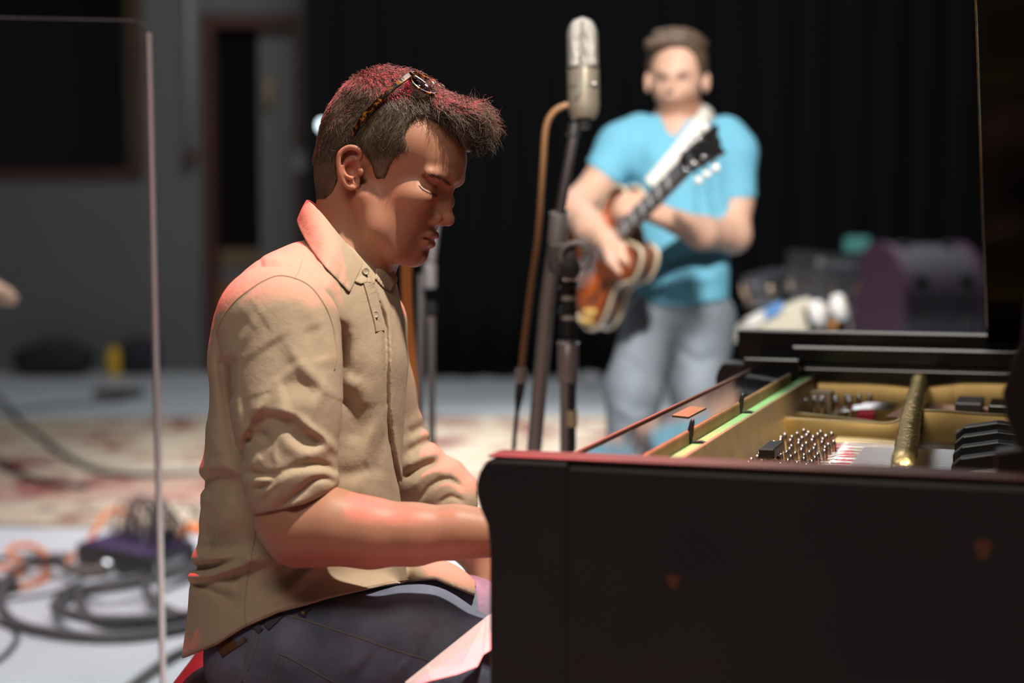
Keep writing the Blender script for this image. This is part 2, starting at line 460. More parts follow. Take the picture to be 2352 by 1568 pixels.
frame_part('pane', (wx0 + fw, WALL_Y + 0.245, wz0 + fw), (a0, WALL_Y + 0.26, wz1 - fw), M_darkglass, win)
# door
door = empty('door_1', ((dx0 + dx1) / 2, WALL_Y, 0)); tag(door, kind='structure')
g0 = wp(497, 300)[0]; g1 = wp(592, 300)[0]; jz = wp(500, 66)[2]
frame_part('jamb', (dx0, WALL_Y - 0.04, 0), (dx0 + 0.10, WALL_Y + T, dz1), M_brown, door)
frame_part('jamb', (dx1 - 0.05, WALL_Y - 0.04, 0), (dx1, WALL_Y + T, dz1), M_brown, door)
frame_part('head_frame', (dx0 + 0.10, WALL_Y - 0.04, dz1 - 0.11), (dx1 - 0.05, WALL_Y + T, dz1), M_brown, door)
gz = wp(500, 572)[2]
frame_part('pane', (g0, WALL_Y + 0.12, gz), (g1, WALL_Y + 0.14, dz1 - 0.11), M_darkglass, door)
M_doorwood = mat('dull_tan_wood', (0.16, 0.10, 0.05, 1), 0.6); M_dooror = mat('orange_brown_wood', (0.24, 0.10, 0.025, 1), 0.55)
frame_part('middle_rail', (g0, WALL_Y + 0.1, wp(500, 612)[2]), (g1, WALL_Y + 0.16, gz), M_doorwood, door)
frame_part('panel', (g0, WALL_Y + 0.11, wp(500, 650)[2]), (g1, WALL_Y + 0.15, wp(500, 612)[2]), mat('grey_door_panel', (0.13, 0.12, 0.12, 1), 0.6), door)
frame_part('kick_panel', (dx0 + 0.10, WALL_Y + 0.1, 0), (g1, WALL_Y + 0.16, wp(500, 650)[2]), M_dooror, door)
frame_part('stile', (g1, WALL_Y + 0.08, 0), (dx1 - 0.05, WALL_Y + 0.18, dz1 - 0.11), mat('grey_green_door', (0.15, 0.15, 0.14, 1), 0.6), door)
tag(MB().tube([wp(617, 180, WALL_Y + 0.03), wp(615, 245, WALL_Y + 0.03)], 0.03, 10).build('pull_handle', M_palewood, door, smooth=True), None)
# conduit on the wall
c = empty('wall_conduit', wp(435, 360, WALL_Y - 0.03)); tag(c, 'grey pipe running down the wall between window and door', 'pipe')
MB().tube([wp(433, -150, WALL_Y - 0.035), wp(437, 350, WALL_Y - 0.035)], 0.033, 12).build('pipe', mat('grey_conduit', (0.3, 0.3, 0.3, 1), 0.5), c, smooth=True)
MB().box(wp(437, 362, WALL_Y - 0.05), (0.045, 0, 0), (0, 0.05, 0), (0, 0, 0.05)).build('junction_box', M_brown, c, bevel=0.005)
o = MB().box(wp(694, 372, WALL_Y - 0.03), (0.06, 0, 0), (0, 0.03, 0), (0, 0, 0.085)).build('switch_box', mat('grey_switch', (0.3, 0.3, 0.3, 1), 0.5), bevel=0.006)
tag(o, 'small grey switch box on the wall beside the door', 'switch')
# black stage curtain with folds
cy = WALL_Y - 0.6; x0 = wp(705, 500, cy)[0]; x1 = 9.0; n = 900
xs = np.linspace(x0, x1, n); V = []; zs = [0.02, 0.6, 2.5, 4.5, 7.0]
for z in zs:
    for i, x in enumerate(xs):
        ph = x * 2 * math.pi / 0.31 + 0.8 * math.sin(x * 2.1) + 0.25 * z * math.sin(x * 1.3)
        V.append((x, cy + 0.075 * math.sin(ph) + 0.03 * math.sin(2.3 * ph + z * .4), z))
M_curtain = mat('black_velvet_curtain', (0.0065, 0.0065, 0.0075, 1), 0.9, spec=0.1)
M_curtain.node_tree.nodes['Principled BSDF'].inputs['Sheen Weight'].default_value = 0.04
o = build('stage_curtain', V, grid_faces(n, len(zs)), M_curtain)
sm = o.modifiers.new('thickness', 'SOLIDIFY'); sm.thickness = 0.012
tag(o, 'black pleated stage curtain hanging across the back of the room', 'curtain')
# rug: one cloth on the floor, pattern in the pile
def rug_mat():
    m = bpy.data.materials.new('rug_pile'); m.use_nodes = True; nt = m.node_tree; b = nt.nodes['Principled BSDF']; L = nt.links.new
    tc = nt.nodes.new('ShaderNodeTexCoord'); mp = nt.nodes.new('ShaderNodeMapping'); L(tc.outputs['Object'], mp.inputs[0])
    mp.inputs['Scale'].default_value = (1, 1, 0.01)
    n = nt.nodes.new('ShaderNodeTexNoise'); n.inputs['Scale'].default_value = 2.1; n.inputs['Detail'].default_value = 3; n.inputs['Distortion'].default_value = 1.2
    v = nt.nodes.new('ShaderNodeTexVoronoi'); v.inputs['Scale'].default_value = 3.2; v.feature = 'F1'
    L(mp.outputs[0], n.inputs['Vector']); L(mp.outputs[0], v.inputs['Vector'])
    r = nt.nodes.new('ShaderNodeValToRGB'); e = r.color_ramp.elements
    e[0].position = 0.36; e[0].color = (0.16, 0.022, 0.026, 1); e[1].position = 0.47; e[1].color = (0.43, 0.34, 0.24, 1)
    x = e.new(0.62); x.color = (0.48, 0.40, 0.31, 1); x = e.new(0.72); x.color = (0.24, 0.06, 0.05, 1)
    L(n.outputs['Fac'], r.inputs[0])
    r2 = nt.nodes.new('ShaderNodeValToRGB'); e = r2.color_ramp.elements
    e[0].position = 0.10; e[0].color = (0.20, 0.02, 0.03, 1); e[1].position = 0.2; e[1].color = (1, 1, 1, 1)
    L(v.outputs['Distance'], r2.inputs[0])
    mx = nt.nodes.new('ShaderNodeMix'); mx.data_type = 'RGBA'; mx.blend_type = 'MULTIPLY'; mx.inputs[0].default_value = 0.8
    L(r.outputs[0], mx.inputs[6]); L(r2.outputs[0], mx.inputs[7])
    # red border band along the near edge (object y)
    sp = nt.nodes.new('ShaderNodeSeparateXYZ'); L(tc.outputs['Object'], sp.inputs[0])
    bd = nt.nodes.new('ShaderNodeValToRGB'); e = bd.color_ramp.elements; e[0].position = 0.10; e[0].color = (0, 0, 0, 1); e[1].position = 0.36; e[1].color = (0, 0, 0, 1)
    bd.color_ramp.interpolation = 'EASE'
    x = e.new(0.17); x.color = (0.7, 0.7, 0.7, 1); x = e.new(0.28); x.color = (0.6, 0.6, 0.6, 1)
    mr = nt.nodes.new('ShaderNodeMapRange'); mr.inputs[1].default_value = -1.9; mr.inputs[2].default_value = 1.9
    L(sp.outputs[1], mr.inputs[0]); L(mr.outputs[0], bd.inputs[0])
    mul = nt.nodes.new('ShaderNodeMath'); mul.operation = 'MULTIPLY'; L(bd.outputs[0], mul.inputs[0]); L(n.outputs['Fac'], mul.inputs[1])
    m2 = nt.nodes.new('ShaderNodeMix'); m2.data_type = 'RGBA'; L(mul.outputs[0], m2.inputs[0]); L(mx.outputs[2], m2.inputs[6]); m2.inputs[7].default_value = (0.34, 0.045, 0.05, 1)
    L(m2.outputs[2], b.inputs['Base Color']); b.inputs['Roughness'].default_value = 0.95; b.inputs['Specular IOR Level'].default_value = 0.1
    n3 = nt.nodes.new('ShaderNodeTexNoise'); n3.inputs['Scale'].default_value = 60; L(tc.outputs['Object'], n3.inputs['Vector'])
    bp = nt.nodes.new('ShaderNodeBump'); bp.inputs['Strength'].default_value = 0.6; bp.inputs['Distance'].default_value = 0.02; L(n3.outputs['Fac'], bp.inputs['Height']); L(bp.outputs[0], b.inputs['Normal'])
    return m
near, far = gnd(200, 1212)[1], gnd(200, 962)[1]
X0, X1 = -4.6, 0.85; nx, ny = 60, 36; V = []
for j in range(ny):
    for i in range(nx):
        x = X0 + (X1 - X0) * i / (nx - 1); y = near + (far - near) * j / (ny - 1)
        y += 0.05 * math.sin(x * 1.7) * (1 - j / ny) + (0.25 * (x + 1) * j / ny) * 0.2
        V.append((x, y, 0.012 + 0.006 * math.sin(x * 3 + y * 2.3) * math.sin(y * 4.1)))
o = build('rug', V, grid_faces(nx, ny), rug_mat()); s_ = o.modifiers.new('thickness', 'SOLIDIFY'); s_.thickness = 0.014; s_.offset = -0.4
tag(o, 'worn cream and red patterned rug spread on the grey floor', 'rug')
# clear acrylic screen at the left: thick sheet with polished edges
M_acrylic = glass_mat('clear_acrylic', (0.985, 0.98, 0.99, 1), 0.0, 1.49)
M_edge = mat('frosted_acrylic_edge', (0.80, 0.72, 0.78, 1), 0.35, spec=0.4)
D_s = 3.25
sc_root = empty('acrylic_screen', (at(100, 1300, D_s)[0], at(100, 1300, D_s)[1], 0)); tag(sc_root, 'clear acrylic sound screen standing behind the pianist at the left', 'screen')
p_tr = at(337, 47, D_s); p_tl = at(-500, 20, D_s); p_br = at(366, 1500, D_s)
ex = np.array([1.0, 0, 0]); zt = p_tr[2]; xr_t = p_tr[0]; xr_b = p_tr[0] + 0.012; xl = p_tl[0]; yy = p_tr[1]
th = 0.012
cr = 0.03
prof = [(xl, 0.0), (xr_b, 0.0)] + [(xr_t - cr + cr * math.cos(a), zt - cr + cr * math.sin(a)) for a in np.linspace(0, math.pi / 2, 7)] + [(xl, zt + 0.015)]
MB().prism([(x, yy, z) for x, z in prof], (0, th, 0)).build('sheet', M_acrylic, sc_root)
edge = [(xr_b + 0.002, 0.02)] + [(xr_t - cr + (cr + 0.002) * math.cos(a), zt - cr + (cr + 0.002) * math.sin(a)) for a in np.linspace(0, 0.2, 2)]
m = MB(); P = [(x, yy + th / 2, z) for x, z in edge]
for a, b in zip(P[:-1], P[1:]):
    a = np.array(a); b = np.array(b); d = b - a; m.box((a + b) / 2, d / 2, (0, th / 2, 0), np.cross(d / np.linalg.norm(d), (0, 1, 0)) * 0.0062)
m.build('side_edge', M_edge, sc_root, bevel=0.0015)
edge = [(xr_t - cr + (cr + 0.001) * math.cos(a), zt - cr + (cr + 0.001) * math.sin(a)) for a in np.linspace(0.25, math.pi / 2, 6)] + [(xl, zt + 0.016)]
m = MB(); P = [(x, yy + th / 2, z) for x, z in edge]
for a, b in zip(P[:-1], P[1:]):
    a = np.array(a); b = np.array(b); d = b - a; m.box((a + b) / 2, d / 2, (0, th / 2, 0), np.cross(d / np.linalg.norm(d), (0, 1, 0)) * 0.001)
m.build('top_edge', mat('clear_edge_tint', (0.20, 0.17, 0.20, 1), 0.3), sc_root)
for fx in (xl + 0.3, xr_b - 0.25):
    MB().bbox((fx - 0.03, yy - 0.2, 0), (fx + 0.03, yy + 0.2, 0.025)).bbox((fx - 0.03, yy - 0.03, 0.025), (fx + 0.03, yy - 0.001, 0.09)).bbox((fx - 0.03, yy + th + 0.001, 0.025), (fx + 0.03, yy + th + 0.03, 0.09)).build('foot', M_darkmetal, sc_root, bevel=0.003)
# ------------------------------------------------------------------ grand piano
PA = math.radians(18)
PK = np.array([math.sin(PA), math.cos(PA), 0]); PS = np.array([math.cos(PA), -math.sin(PA), 0])
PO = gnd(1112, 1055, 0.96); PO = np.array([PO[0], PO[1], 0.0]); PW = 1.47
def pp(s, k, z): return PO + s * PS + k * PK + np.array([0, 0, z])
Z3 = np.array([0, 0, 1.0])
piano = empty('grand_piano', pp(0.9, 0.75, 0)); tag(piano, 'worn black grand piano with its lid propped open, at the right', 'piano')
def pbox(name, s0, s1, k0, k1, z0, z1, mt, parent=piano, bevel=0.003):
    return MB().box(pp((s0 + s1) / 2, (k0 + k1) / 2, (z0 + z1) / 2), PS * (s1 - s0) / 2, PK * (k1 - k0) / 2, Z3 * (z1 - z0) / 2).build(name, mt, parent, bevel=bevel)
# outer case: path of the bent side
outer = [(0.02, 0.0), (0.45, 0.0), (0.72, 0.0)] + [tuple(p) for p in spline([(0.72, 0.0), (1.0, 0.10), (1.25, 0.42), (1.55, 0.72), (1.86, 0.98), (1.95, 1.22), (1.86, 1.42), (1.70, 1.47)], 8)[1:]] + [(0.9, 1.47), (0.02, 1.47)]
outer = np.array(outer); tang = np.gradient(outer, axis=0); tang /= np.linalg.norm(tang, axis=1)[:, None]
inn = outer + np.stack([-tang[:, 1], tang[:, 0]], 1) * 0.055
inn[0] = (0.02, 0.055); inn[-1] = (0.02, 1.415)
V = []; Fc = []; n = len(outer)
prof = lambda i: [pp(*outer[i], 0.60), pp(*outer[i], 0.952), pp(*(outer[i] + (inn[i] - outer[i]) * 0.14), 0.96), pp(*(outer[i] + (inn[i] - outer[i]) * 0.88), 0.96), pp(*inn[i], 0.952), pp(*inn[i], 0.60)]
for i in range(n): V += prof(i)
for i in range(n - 1):
    for j in range(6): Fc.append((i * 6 + j, i * 6 + (j + 1) % 6, (i + 1) * 6 + (j + 1) % 6, (i + 1) * 6 + j))
Fc += [tuple(range(6)), tuple(range((n - 1) * 6, n * 6))[::-1]]
o = build('rim', V, Fc, M_blackmat, piano, smooth=False); fix_normals(o); o['label'] = 'scuffed black curved case side'
# arms with their scrolled front ends
arm = [(0.10, 0.60), (0.006, 0.60), (0.006, 0.86), (0.003, 0.885), (-0.006, 0.905), (-0.010, 0.92), (-0.010, 0.932), (-0.006, 0.945), (0.0, 0.955), (0.006, 0.9605), (0.02, 0.962), (0.10, 0.962)]
for k0 in (-0.002, PW - 0.058):
    m = MB().prism([pp(s, k0, z) for s, z in arm], PK * 0.06); m.build('arm', M_blackmat, piano, bevel=0.005)
# raised strip along the near top edge, red light put into its colour
m = MB()
nn = 40
m.prism([pp(0.004, 0.0, 0.9625), pp(0.75, 0.0, 0.9625), pp(0.75, 0.052, 0.9625), pp(0.004, 0.052, 0.9625)], (0, 0, 0.003))
m.build('top_moulding', mat('red_lit_edge', (0.20, 0.06, 0.035, 1), 0.38, noise=(5, 0.8, (0.07, 0.03, 0.025, 1))), piano, bevel=0.0015)
# scratches down to the wood on the case side
M_scr = mat('scratched_wood', (0.12, 0.035, 0.015, 1), 0.6)
for (px, py, w_, h_) in ((1190, 1215, .010, .02), (1208, 1250, .008, .015), (1546, 1335, .007, .010), (2258, 1262, .008, .014)):
    q = gnd(px, py, 0.9); v = FWD + RGT * ((px - CX) / F) + UPV * ((CY - py) / F)
    t = ((PO - CAM) @ PK) / (v @ PK); c = CAM + v * t
    poly = [c + PS * (w_ * math.cos(a) * (1 + .3 * math.sin(3 * a))) + Z3 * (h_ * math.sin(a) * (1 + .25 * math.cos(2 * a))) - PK * 0.0002 for a in np.linspace(0, 2 * math.pi, 12, endpoint=False)]
    MB().prism(poly, PK * 0.0004).build('wear_mark', M_scr, piano)
# keybed, key slip, keys
pbox('keybed', 0.0, 0.5, 0.055, PW - 0.06, 0.64, 0.70, M_black)
pbox('key_slip', -0.004, 0.012, 0.06, PW - 0.06, 0.70, 0.725, M_black)
M_ivory = mat('ivory_key', (0.72, 0.68, 0.58, 1), 0.3); M_ebony = mat('ebony_key', (0.01, 0.01, 0.01, 1), 0.35)
kw = (PW - 0.24) / 52
k1 = pbox('white_key', 0.014, 0.074, 0.12, 0.12 + kw - 0.001, 0.702, 0.735, M_ivory, bevel=0)
for i in range(1, 52):
    c = k1.copy(); COL.objects.link(c); c.parent = piano; c.location = PK * kw * i
b1 = None
for i in range(51):
    if i % 7 in (1, 4): continue
    if b1 is None:
        b1 = pbox('black_key', 0.04, 0.074, 0.12 - 0.005, 0.12 + 0.005, 0.736, 0.746, M_ebony, bevel=0); b1.location = PK * kw * (i + 1); continue
    c = b1.copy(); COL.objects.link(c); c.parent = piano; c.location = PK * kw * (i + 1)
pbox('key_block', 0.014, 0.074, 0.058, 0.118, 0.70, 0.79, M_black); pbox('key_block', 0.014, 0.074, PW - 0.118, PW - 0.06, 0.70, 0.79, M_black)
# fallboard with the glossy shelf on top
pbox('fallboard', 0.076, 0.096, 0.056, PW - 0.061, 0.736, 0.945, M_black)
m = MB().prism([pp(0.076, 0.056, 0.946), pp(0.076, 0.056, 0.9575), pp(0.150, 0.056, 0.9525), pp(0.150, 0.056, 0.940)], PK * (PW - 0.17))
sh = m.build('music_shelf', mat('polished_black_shelf', (0.012, 0.012, 0.014, 1), 0.06, spec=0.6, coat=0.6), piano, bevel=0.002)
pbox('shelf_lip', 0.078, 0.083, 0.06, 1.28, 0.957, 0.9605, mat('worn_lip_wood', (0.20, 0.09, 0.055, 1), 0.4), bevel=0.001)
c0, c1 = gnd(1575, 958, 0.955), gnd(1612, 938, 0.955)
m = MB(); s0, kk0 = 0.112, float((c0 - PO) @ PK); kk1 = float((c1 - PO) @ PK)
m.prism([pp(0.100, kk0, 0.9562), pp(0.124, kk0, 0.9546), pp(0.124, kk1 + .01, 0.9546), pp(0.100, kk1 + .01, 0.9562)], (0, 0, 0.0012))
m.build('wood_inlay', M_wood, piano)
pbox('shelf_back_rail', 0.150, 0.157, 0.056, 1.28, 0.93, 0.955, M_wood)
# square block closing the bass end of the shelf
pbox('cheek_block', 0.055, 0.160, PW - 0.115, PW - 0.058, 0.93, 0.975, M_black)
# green felt and the plate's front flange
pbox('green_felt_strip', 0.158, 0.176, 0.06, 1.41, 0.925, 0.938, M_felt_green)
m = MB().prism([pp(0.1765, 0.056, 0.940), pp(0.182, 0.056, 0.940), pp(0.200, 0.056, 0.868), pp(0.1765, 0.056, 0.868)], PK * (PW - 0.12))
m.build('plate_flange', mat('worn_gold_flange', (0.50, 0.34, 0.14, 1), 0.42, metal=0.55, noise=(22, 0.9, (0.34, 0.27, 0.20, 1))), piano, bevel=0.001)
# cast plate floor, braces and walls
o = build('plate', [pp(s, k, 0.862) for s, k in [(0.18, 0.056), (0.74, 0.058), (1.0, 0.17), (1.22, 0.5), (1.52, 0.79), (1.8, 1.05), (1.86, 1.25), (1.66, 1.40), (0.18, 1.41)]], [tuple(range(9))], M_gold, piano, smooth=False)
so = o.modifiers.new('t', 'SOLIDIFY'); so.thickness = 0.02
def brace(name, pts, wd, z0, mt=M_gold, round_=0.004):
    """pts: (s, k, ztop) path; a casting wd wide standing on z0"""
    P = spline(pts, 5); V = []; Fc = []
    t2 = np.gradient(P[:, :2], axis=0); t2 /= np.linalg.norm(t2, axis=1)[:, None] + 1e-9; nrm = np.stack([-t2[:, 1], t2[:, 0]], 1)
    for p, nv in zip(P, nrm):
        a = p[:2] + nv * wd / 2; b = p[:2] - nv * wd / 2; c1 = p[:2] + nv * (wd / 2 - round_); c2 = p[:2] - nv * (wd / 2 - round_)
        V += [pp(*a, z0), pp(*a, p[2] - round_), pp(*c1, p[2]), pp(*c2, p[2]), pp(*b, p[2] - round_), pp(*b, z0)]
    for i in range(len(P) - 1):
        for j in range(6): Fc.append((i * 6 + j, i * 6 + (j + 1) % 6, (i + 1) * 6 + (j + 1) % 6, (i + 1) * 6 + j))
    Fc += [tuple(range(6)), tuple(range((len(P) - 1) * 6, len(P) * 6))]
    o = build(name, V, Fc, mt, piano, smooth=True); fix_normals(o); sharp_by_angle(o, 50); return o
brace('plate_wall', [(0.19, 1.405, 0.930), (0.30, 1.405, 0.930), (0.375, 1.405, 0.926), (0.43, 1.405, 0.933), (0.50, 1.405, 0.938), (0.9, 1.40, 0.94), (1.5, 1.385, 0.94)], 0.012, 0.862)
brace('plate_brace', [(0.182, 1.12, 0.902), (0.22, 1.10, 0.902), (0.30, 1.075, 0.899), (0.37, 1.055, 0.897), (0.42, 1.05, 0.92)], 0.014, 0.862)
brace('plate_brace', [(0.185, 0.99, 0.908), (0.22, 0.975, 0.908), (0.30, 0.965, 0.908), (0.36, 0.965, 0.908), (0.385, 0.967, 0.918), (0.42, 0.97, 0.93), (0.55, 0.98, 0.925), (0.9, 1.0, 0.925)], 0.026, 0.862)
brace('plate_brace', [(0.30, 0.34, 0.885), (0.345, 0.335, 0.893), (0.385, 0.33, 0.914), (0.45, 0.325, 0.919), (0.60, 0.32, 0.919), (0.75, 0.31, 0.92)], 0.03, 0.862)
brace('bass_ledge', [(0.183, 1.335, 0.9195), (0.205, 1.335, 0.9195), (0.225, 1.335, 0.919)], 0.05, 0.862, M_palewood)
brace('string_rest', [(0.282, 0.93, 0.8835), (0.33, 0.93, 0.8835), (0.38, 0.925, 0.882)], 0.05, 0.862, mat('cream_gold_rest', (0.62, 0.48, 0.24, 1), 0.45, metal=0.3))
# arched cross strut over the strings
P = spline([(0.375, 1.42, 0.925), (0.377, 1.40, 0.944), (0.386, 1.25, 0.942), (0.398, 1.0, 0.940), (0.413, 0.72, 0.938), (0.432, 0.42, 0.940), (0.438, 0.30, 0.937), (0.440, 0.27, 0.90)], 16)
V = []; Fc = []; nn = 10
for i, p in enumerate(P):
    for j in range(nn):
        a = 2 * math.pi * j / nn; V.append(pp(p[0] + (0.0155 + rng.normal(0, .0006)) * math.cos(a), p[1] + rng.normal(0, .001), p[2] + (0.010 + rng.normal(0, .0009)) * math.sin(a) - 0.004))
for i in range(len(P) - 1):
    for j in range(nn): Fc.append((i * nn + j, i * nn + (j + 1) % nn, (i + 1) * nn + (j + 1) % nn, (i + 1) * nn + j))
Fc += [tuple(range(nn)), tuple(range((len(P) - 1) * nn, len(P) * nn))]
o = build('cross_strut', V, Fc, M_goldbright, piano); fix_normals(o); o['label'] = 'rough gilded strut crossing the strings'
brace('strut_web', [(0.392, 1.38, 0.925), (0.403, 1.0, 0.925), (0.418, 0.72, 0.925), (0.437, 0.42, 0.925)], 0.008, 0.89)
pbox('strut_foot', 0.428, 0.452, 0.245, 0.315, 0.862, 0.935, M_brown)  # near end of the strut; its shade and red reflections put into the brown
# tuning pins (each its own piece, shared mesh)
pv, pf = lathe_mesh(np.zeros(3), Z3, [(0, 0.0030), (0.020, 0.0031), (0.0205, 0.0037), (0.0275, 0.0041), (0.031, 0.0037), (0.0335, 0.0022), (0.0342, 0.0003)], 10)
pin_me = mesh_from('tuning_pin', pv, pf); pin_me.materials.append(M_pin)
pin_me.polygons.foreach_set('use_smooth', [True] * len(pin_me.polygons))
def pin(s, k, z, me, tilt=0.12):
    o = bpy.data.objects.new('tuning_pin', me); COL.objects.link(o); o.parent = piano
    o.location = pp(s, k, z) - root_loc(piano); o.rotation_euler = (rng.normal(0, .03), -tilt + rng.normal(0, .03), 0)
NP = []
cols = [(0.212, 0.40, 0.86, 15), (0.228, 0.38, 0.93, 13), (0.244, 0.38, 0.90, 16), (0.260, 0.38, 0.92, 15), (0.277, 0.40, 0.90, 14), (0.294, 0.42, 0.80, 11)]
for ci, (s, ka, kb, nk) in enumerate(cols):
    for j in range(nk):
        kk = ka + (kb - ka) * j / (nk - 1); ss = s + 0.0025 * math.sin(j * 2.2 + ci) + 0.004 * (kk - 0.65)
        pin(ss, kk, 0.863, pin_me); NP.append((ss, kk))
pv, pf = lathe_mesh(np.zeros(3), Z3, [(0, 0.0042), (0.040, 0.0042), (0.042, 0.0046), (0.050, 0.0046), (0.0525, 0.003), (0.053, 0.0004)], 10)
pin2 = mesh_from('bass_pin', pv, pf); pin2.materials.append(M_chrome); pin2.polygons.foreach_set('use_smooth', [True] * len(pin2.polygons))
for j, (s, k) in enumerate([(0.193, 1.235), (0.206, 1.245), (0.203, 1.275), (0.222, 1.235), (0.218, 1.26), (0.214, 1.29), (0.246, 1.235), (0.243, 1.26), (0.238, 1.29), (0.270, 1.235), (0.266, 1.26), (0.262, 1.30), (0.257, 1.32), (0.276, 1.33), (0.296, 1.335)]):
    pin(s, k, 0.863, pin2, 0.05)
o = MB().box(pp(0.236, 0.56, 0.909), PS * 0.011, PK * 0.045, Z3 * 0.007).box(pp(0.236, 0.56, 0.8985), PS * 0.004, PK * 0.03, Z3 * 0.0025).build('rubber_mute', M_ebony, bevel=0.002)
tag(o, 'black block lying on top of the piano tuning pins', 'mute')
# felts
def ribbon(name, pts, wd, z0, z1, mt):
    P = spline(pts, 6); t2 = np.gradient(P, axis=0); t2 /= np.linalg.norm(t2, axis=1)[:, None]; nv = np.stack([-t2[:, 1], t2[:, 0]], 1)
    V = []; Fc = []
    for p, q in zip(P, nv):
        for s_, z in ((1, z0), (1, z1), (-1, z1), (-1, z0)): V.append(pp(*(p + q * wd / 2 * s_), z))
    for i in range(len(P) - 1):
        for j in range(4): Fc.append((i * 4 + j, i * 4 + (j + 1) % 4, (i + 1) * 4 + (j + 1) % 4, (i + 1) * 4 + j))
    Fc += [(0, 1, 2, 3), tuple(range(len(P) * 4 - 4, len(P) * 4))[::-1]]
    o = build(name, V, Fc, mt, piano, smooth=False); fix_normals(o); return o
ribbon('red_felt_strip', [(0.292, 0.90), (0.306, 0.85), (0.315, 0.78), (0.322, 0.70), (0.332, 0.60), (0.345, 0.50), (0.352, 0.40)], 0.022, 0.866, 0.878, M_felt_red)
ribbon('red_felt_strip', [(0.285, 1.325), (0.292, 1.27), (0.300, 1.22), (0.302, 1.17)], 0.028, 0.868, 0.896, M_felt_red)
brace('agraffe_strip', [(0.312, 0.86, 0.8745), (0.327, 0.79, 0.8745), (0.336, 0.70, 0.8745), (0.352, 0.52, 0.8745)], 0.005, 0.862, mat('brass_agraffes', (0.40, 0.26, 0.12, 1), 0.35, metal=0.9, bump=(400, 1.0, 0.003)))
# strings: too fine to pick apart one by one
m = MB()
for (s, k) in NP[::1]:
    k2 = k + 0.02
    m.tube([pp(s + 0.004, k, 0.871), pp(0.30 + 0.02 * (0.9 - k), k2, 0.880), pp(0.36, k2, 0.8795), pp(0.75, k2 + 0.02, 0.879)], 0.0006, 4)
for j in range(46):
    k = 0.42 + 0.43 * j / 45
    m.tube([pp(0.335, k, 0.8805), pp(0.55, k + .005, 0.8805), pp(0.95, k + 0.02, 0.880)], 0.0008, 4)
tag(m.build('strings', M_string, piano, smooth=True), kind='stuff')
m = MB()
for j in range(26):
    k = 1.09 + 0.24 * j / 25
    m.tube([pp(0.345 + 0.0008 * j, k, 0.901), pp(0.60, k - 0.06, 0.900), pp(1.3, k - 0.2, 0.90)], 0.0028, 6)
tag(m.build('bass_strings', M_copper, piano, smooth=True), kind='stuff')
m = MB()
for j in range(15):
    k = 1.22 + 0.008 * j
    m.tube([pp(0.23 + 0.004 * (j % 5), k, 0.888), pp(0.29, k, 0.900), pp(0.345, k - .005, 0.901)], 0.0007, 4)
tag(m.build('bass_string_ends', M_string, piano, smooth=True), kind='stuff')
# dampers seen past the strut
for j, (s, k) in enumerate([(0.472, 0.86), (0.476, 0.74), (0.48, 0.62), (0.484, 0.50)]):
    m = MB().prism([pp(s, k, 0.884), pp(s, k, 0.905), pp(s + .012, k, 0.916), pp(s + 0.06, k, 0.925), pp(s + .10, k, 0.922), pp(s + .10, k, 0.910), pp(s + .02, k, 0.900), pp(s + .02, k, 0.884)], PK * 0.035)
    m.build('damper', M_ebony, piano, bevel=0.002)
pbox('damper_felt', 0.468, 0.486, 0.90, 0.93, 0.882, 0.905, mat('brown_felt', (0.25, 0.2, 0.15, 1), 0.9)); 
pbox('bass_damper', 0.455, 0.50, 1.14, 1.26, 0.905, 0.925, mat('grey_damper', (0.06, 0.06, 0.065, 1), 0.3)); pbox('bass_damper', 0.51, 0.60, 1.12, 1.24, 0.905, 0.925, M_black)
# two little hooks on the felt rail
for (px, py, hgt) in ((1685, 948, 0.034), (1592, 1018, 0.036)):
    g = gnd(px, py, 0.938) - PO; s, k = 0.160, float(g @ PK)
    m = MB().tube(spline([pp(s, k, 0.935), pp(s - .002, k, 0.935 + hgt * .5), pp(s + .001, k, 0.935 + hgt)], 4), [0.0022] * 3 + [0.004] * 3 + [0.0035] * 2 + [0.0015], 8)
    m.tube(spline([pp(s - 0.014, k, 0.9405), pp(s, k, 0.9395), pp(s + 0.014, k, 0.9405), pp(s + .020, k, 0.9365)], 4), 0.0022, 8)
    m.build('hook', M_darkmetal, piano, smooth=True)
# far side: inner wall and the two stepped boards carrying the lid hinge
pbox('inner_wall', 0.16, 1.7, 1.411, 1.416, 0.862, 0.955, M_black)
pbox('hinge_board', 0.135, 1.75, 1.425, 1.478, 0.961, 0.995, M_black, bevel=0.004)
pbox('back_board', 0.02, 1.72, 1.482, 1.512, 0.90, 1.022, M_black, bevel=0.004)
# lid
beta = math.radians(36.5)
LU = PK * -math.cos(beta) + Z3 * math.sin(beta); LN = np.cross(PS, LU); LN = LN if LN[2] > 0 else -LN
h0 = pp(0, 1.47, 1.004)
def lidp(s, u, off=0.0): return h0 + PS * s + LU * u + LN * off
edge_s = 0.495
shape = [(edge_s, 0.0), (edge_s, 1.47), (0.72, 1.47)] + [(float(s), float(1.47 - k)) for s, k in spline([(0.72, 0.0), (1.0, 0.10), (1.25, 0.42), (1.55, 0.72), (1.86, 0.98), (1.95, 1.22), (1.86, 1.42), (1.70, 1.47)], 6)[1:]]
MB().prism([lidp(s, u) for s, u in shape], LN * 0.018).build('lid', M_black, piano, bevel=0.002)
MB().prism([lidp(edge_s, 0.01, 0.019), lidp(edge_s, 1.47, 0.019), lidp(edge_s + 0.40, 1.47, 0.019), lidp(edge_s + 0.40, 0.01, 0.019)], LN * 0.018).build('folded_front_flap', M_black, piano, bevel=0.002)
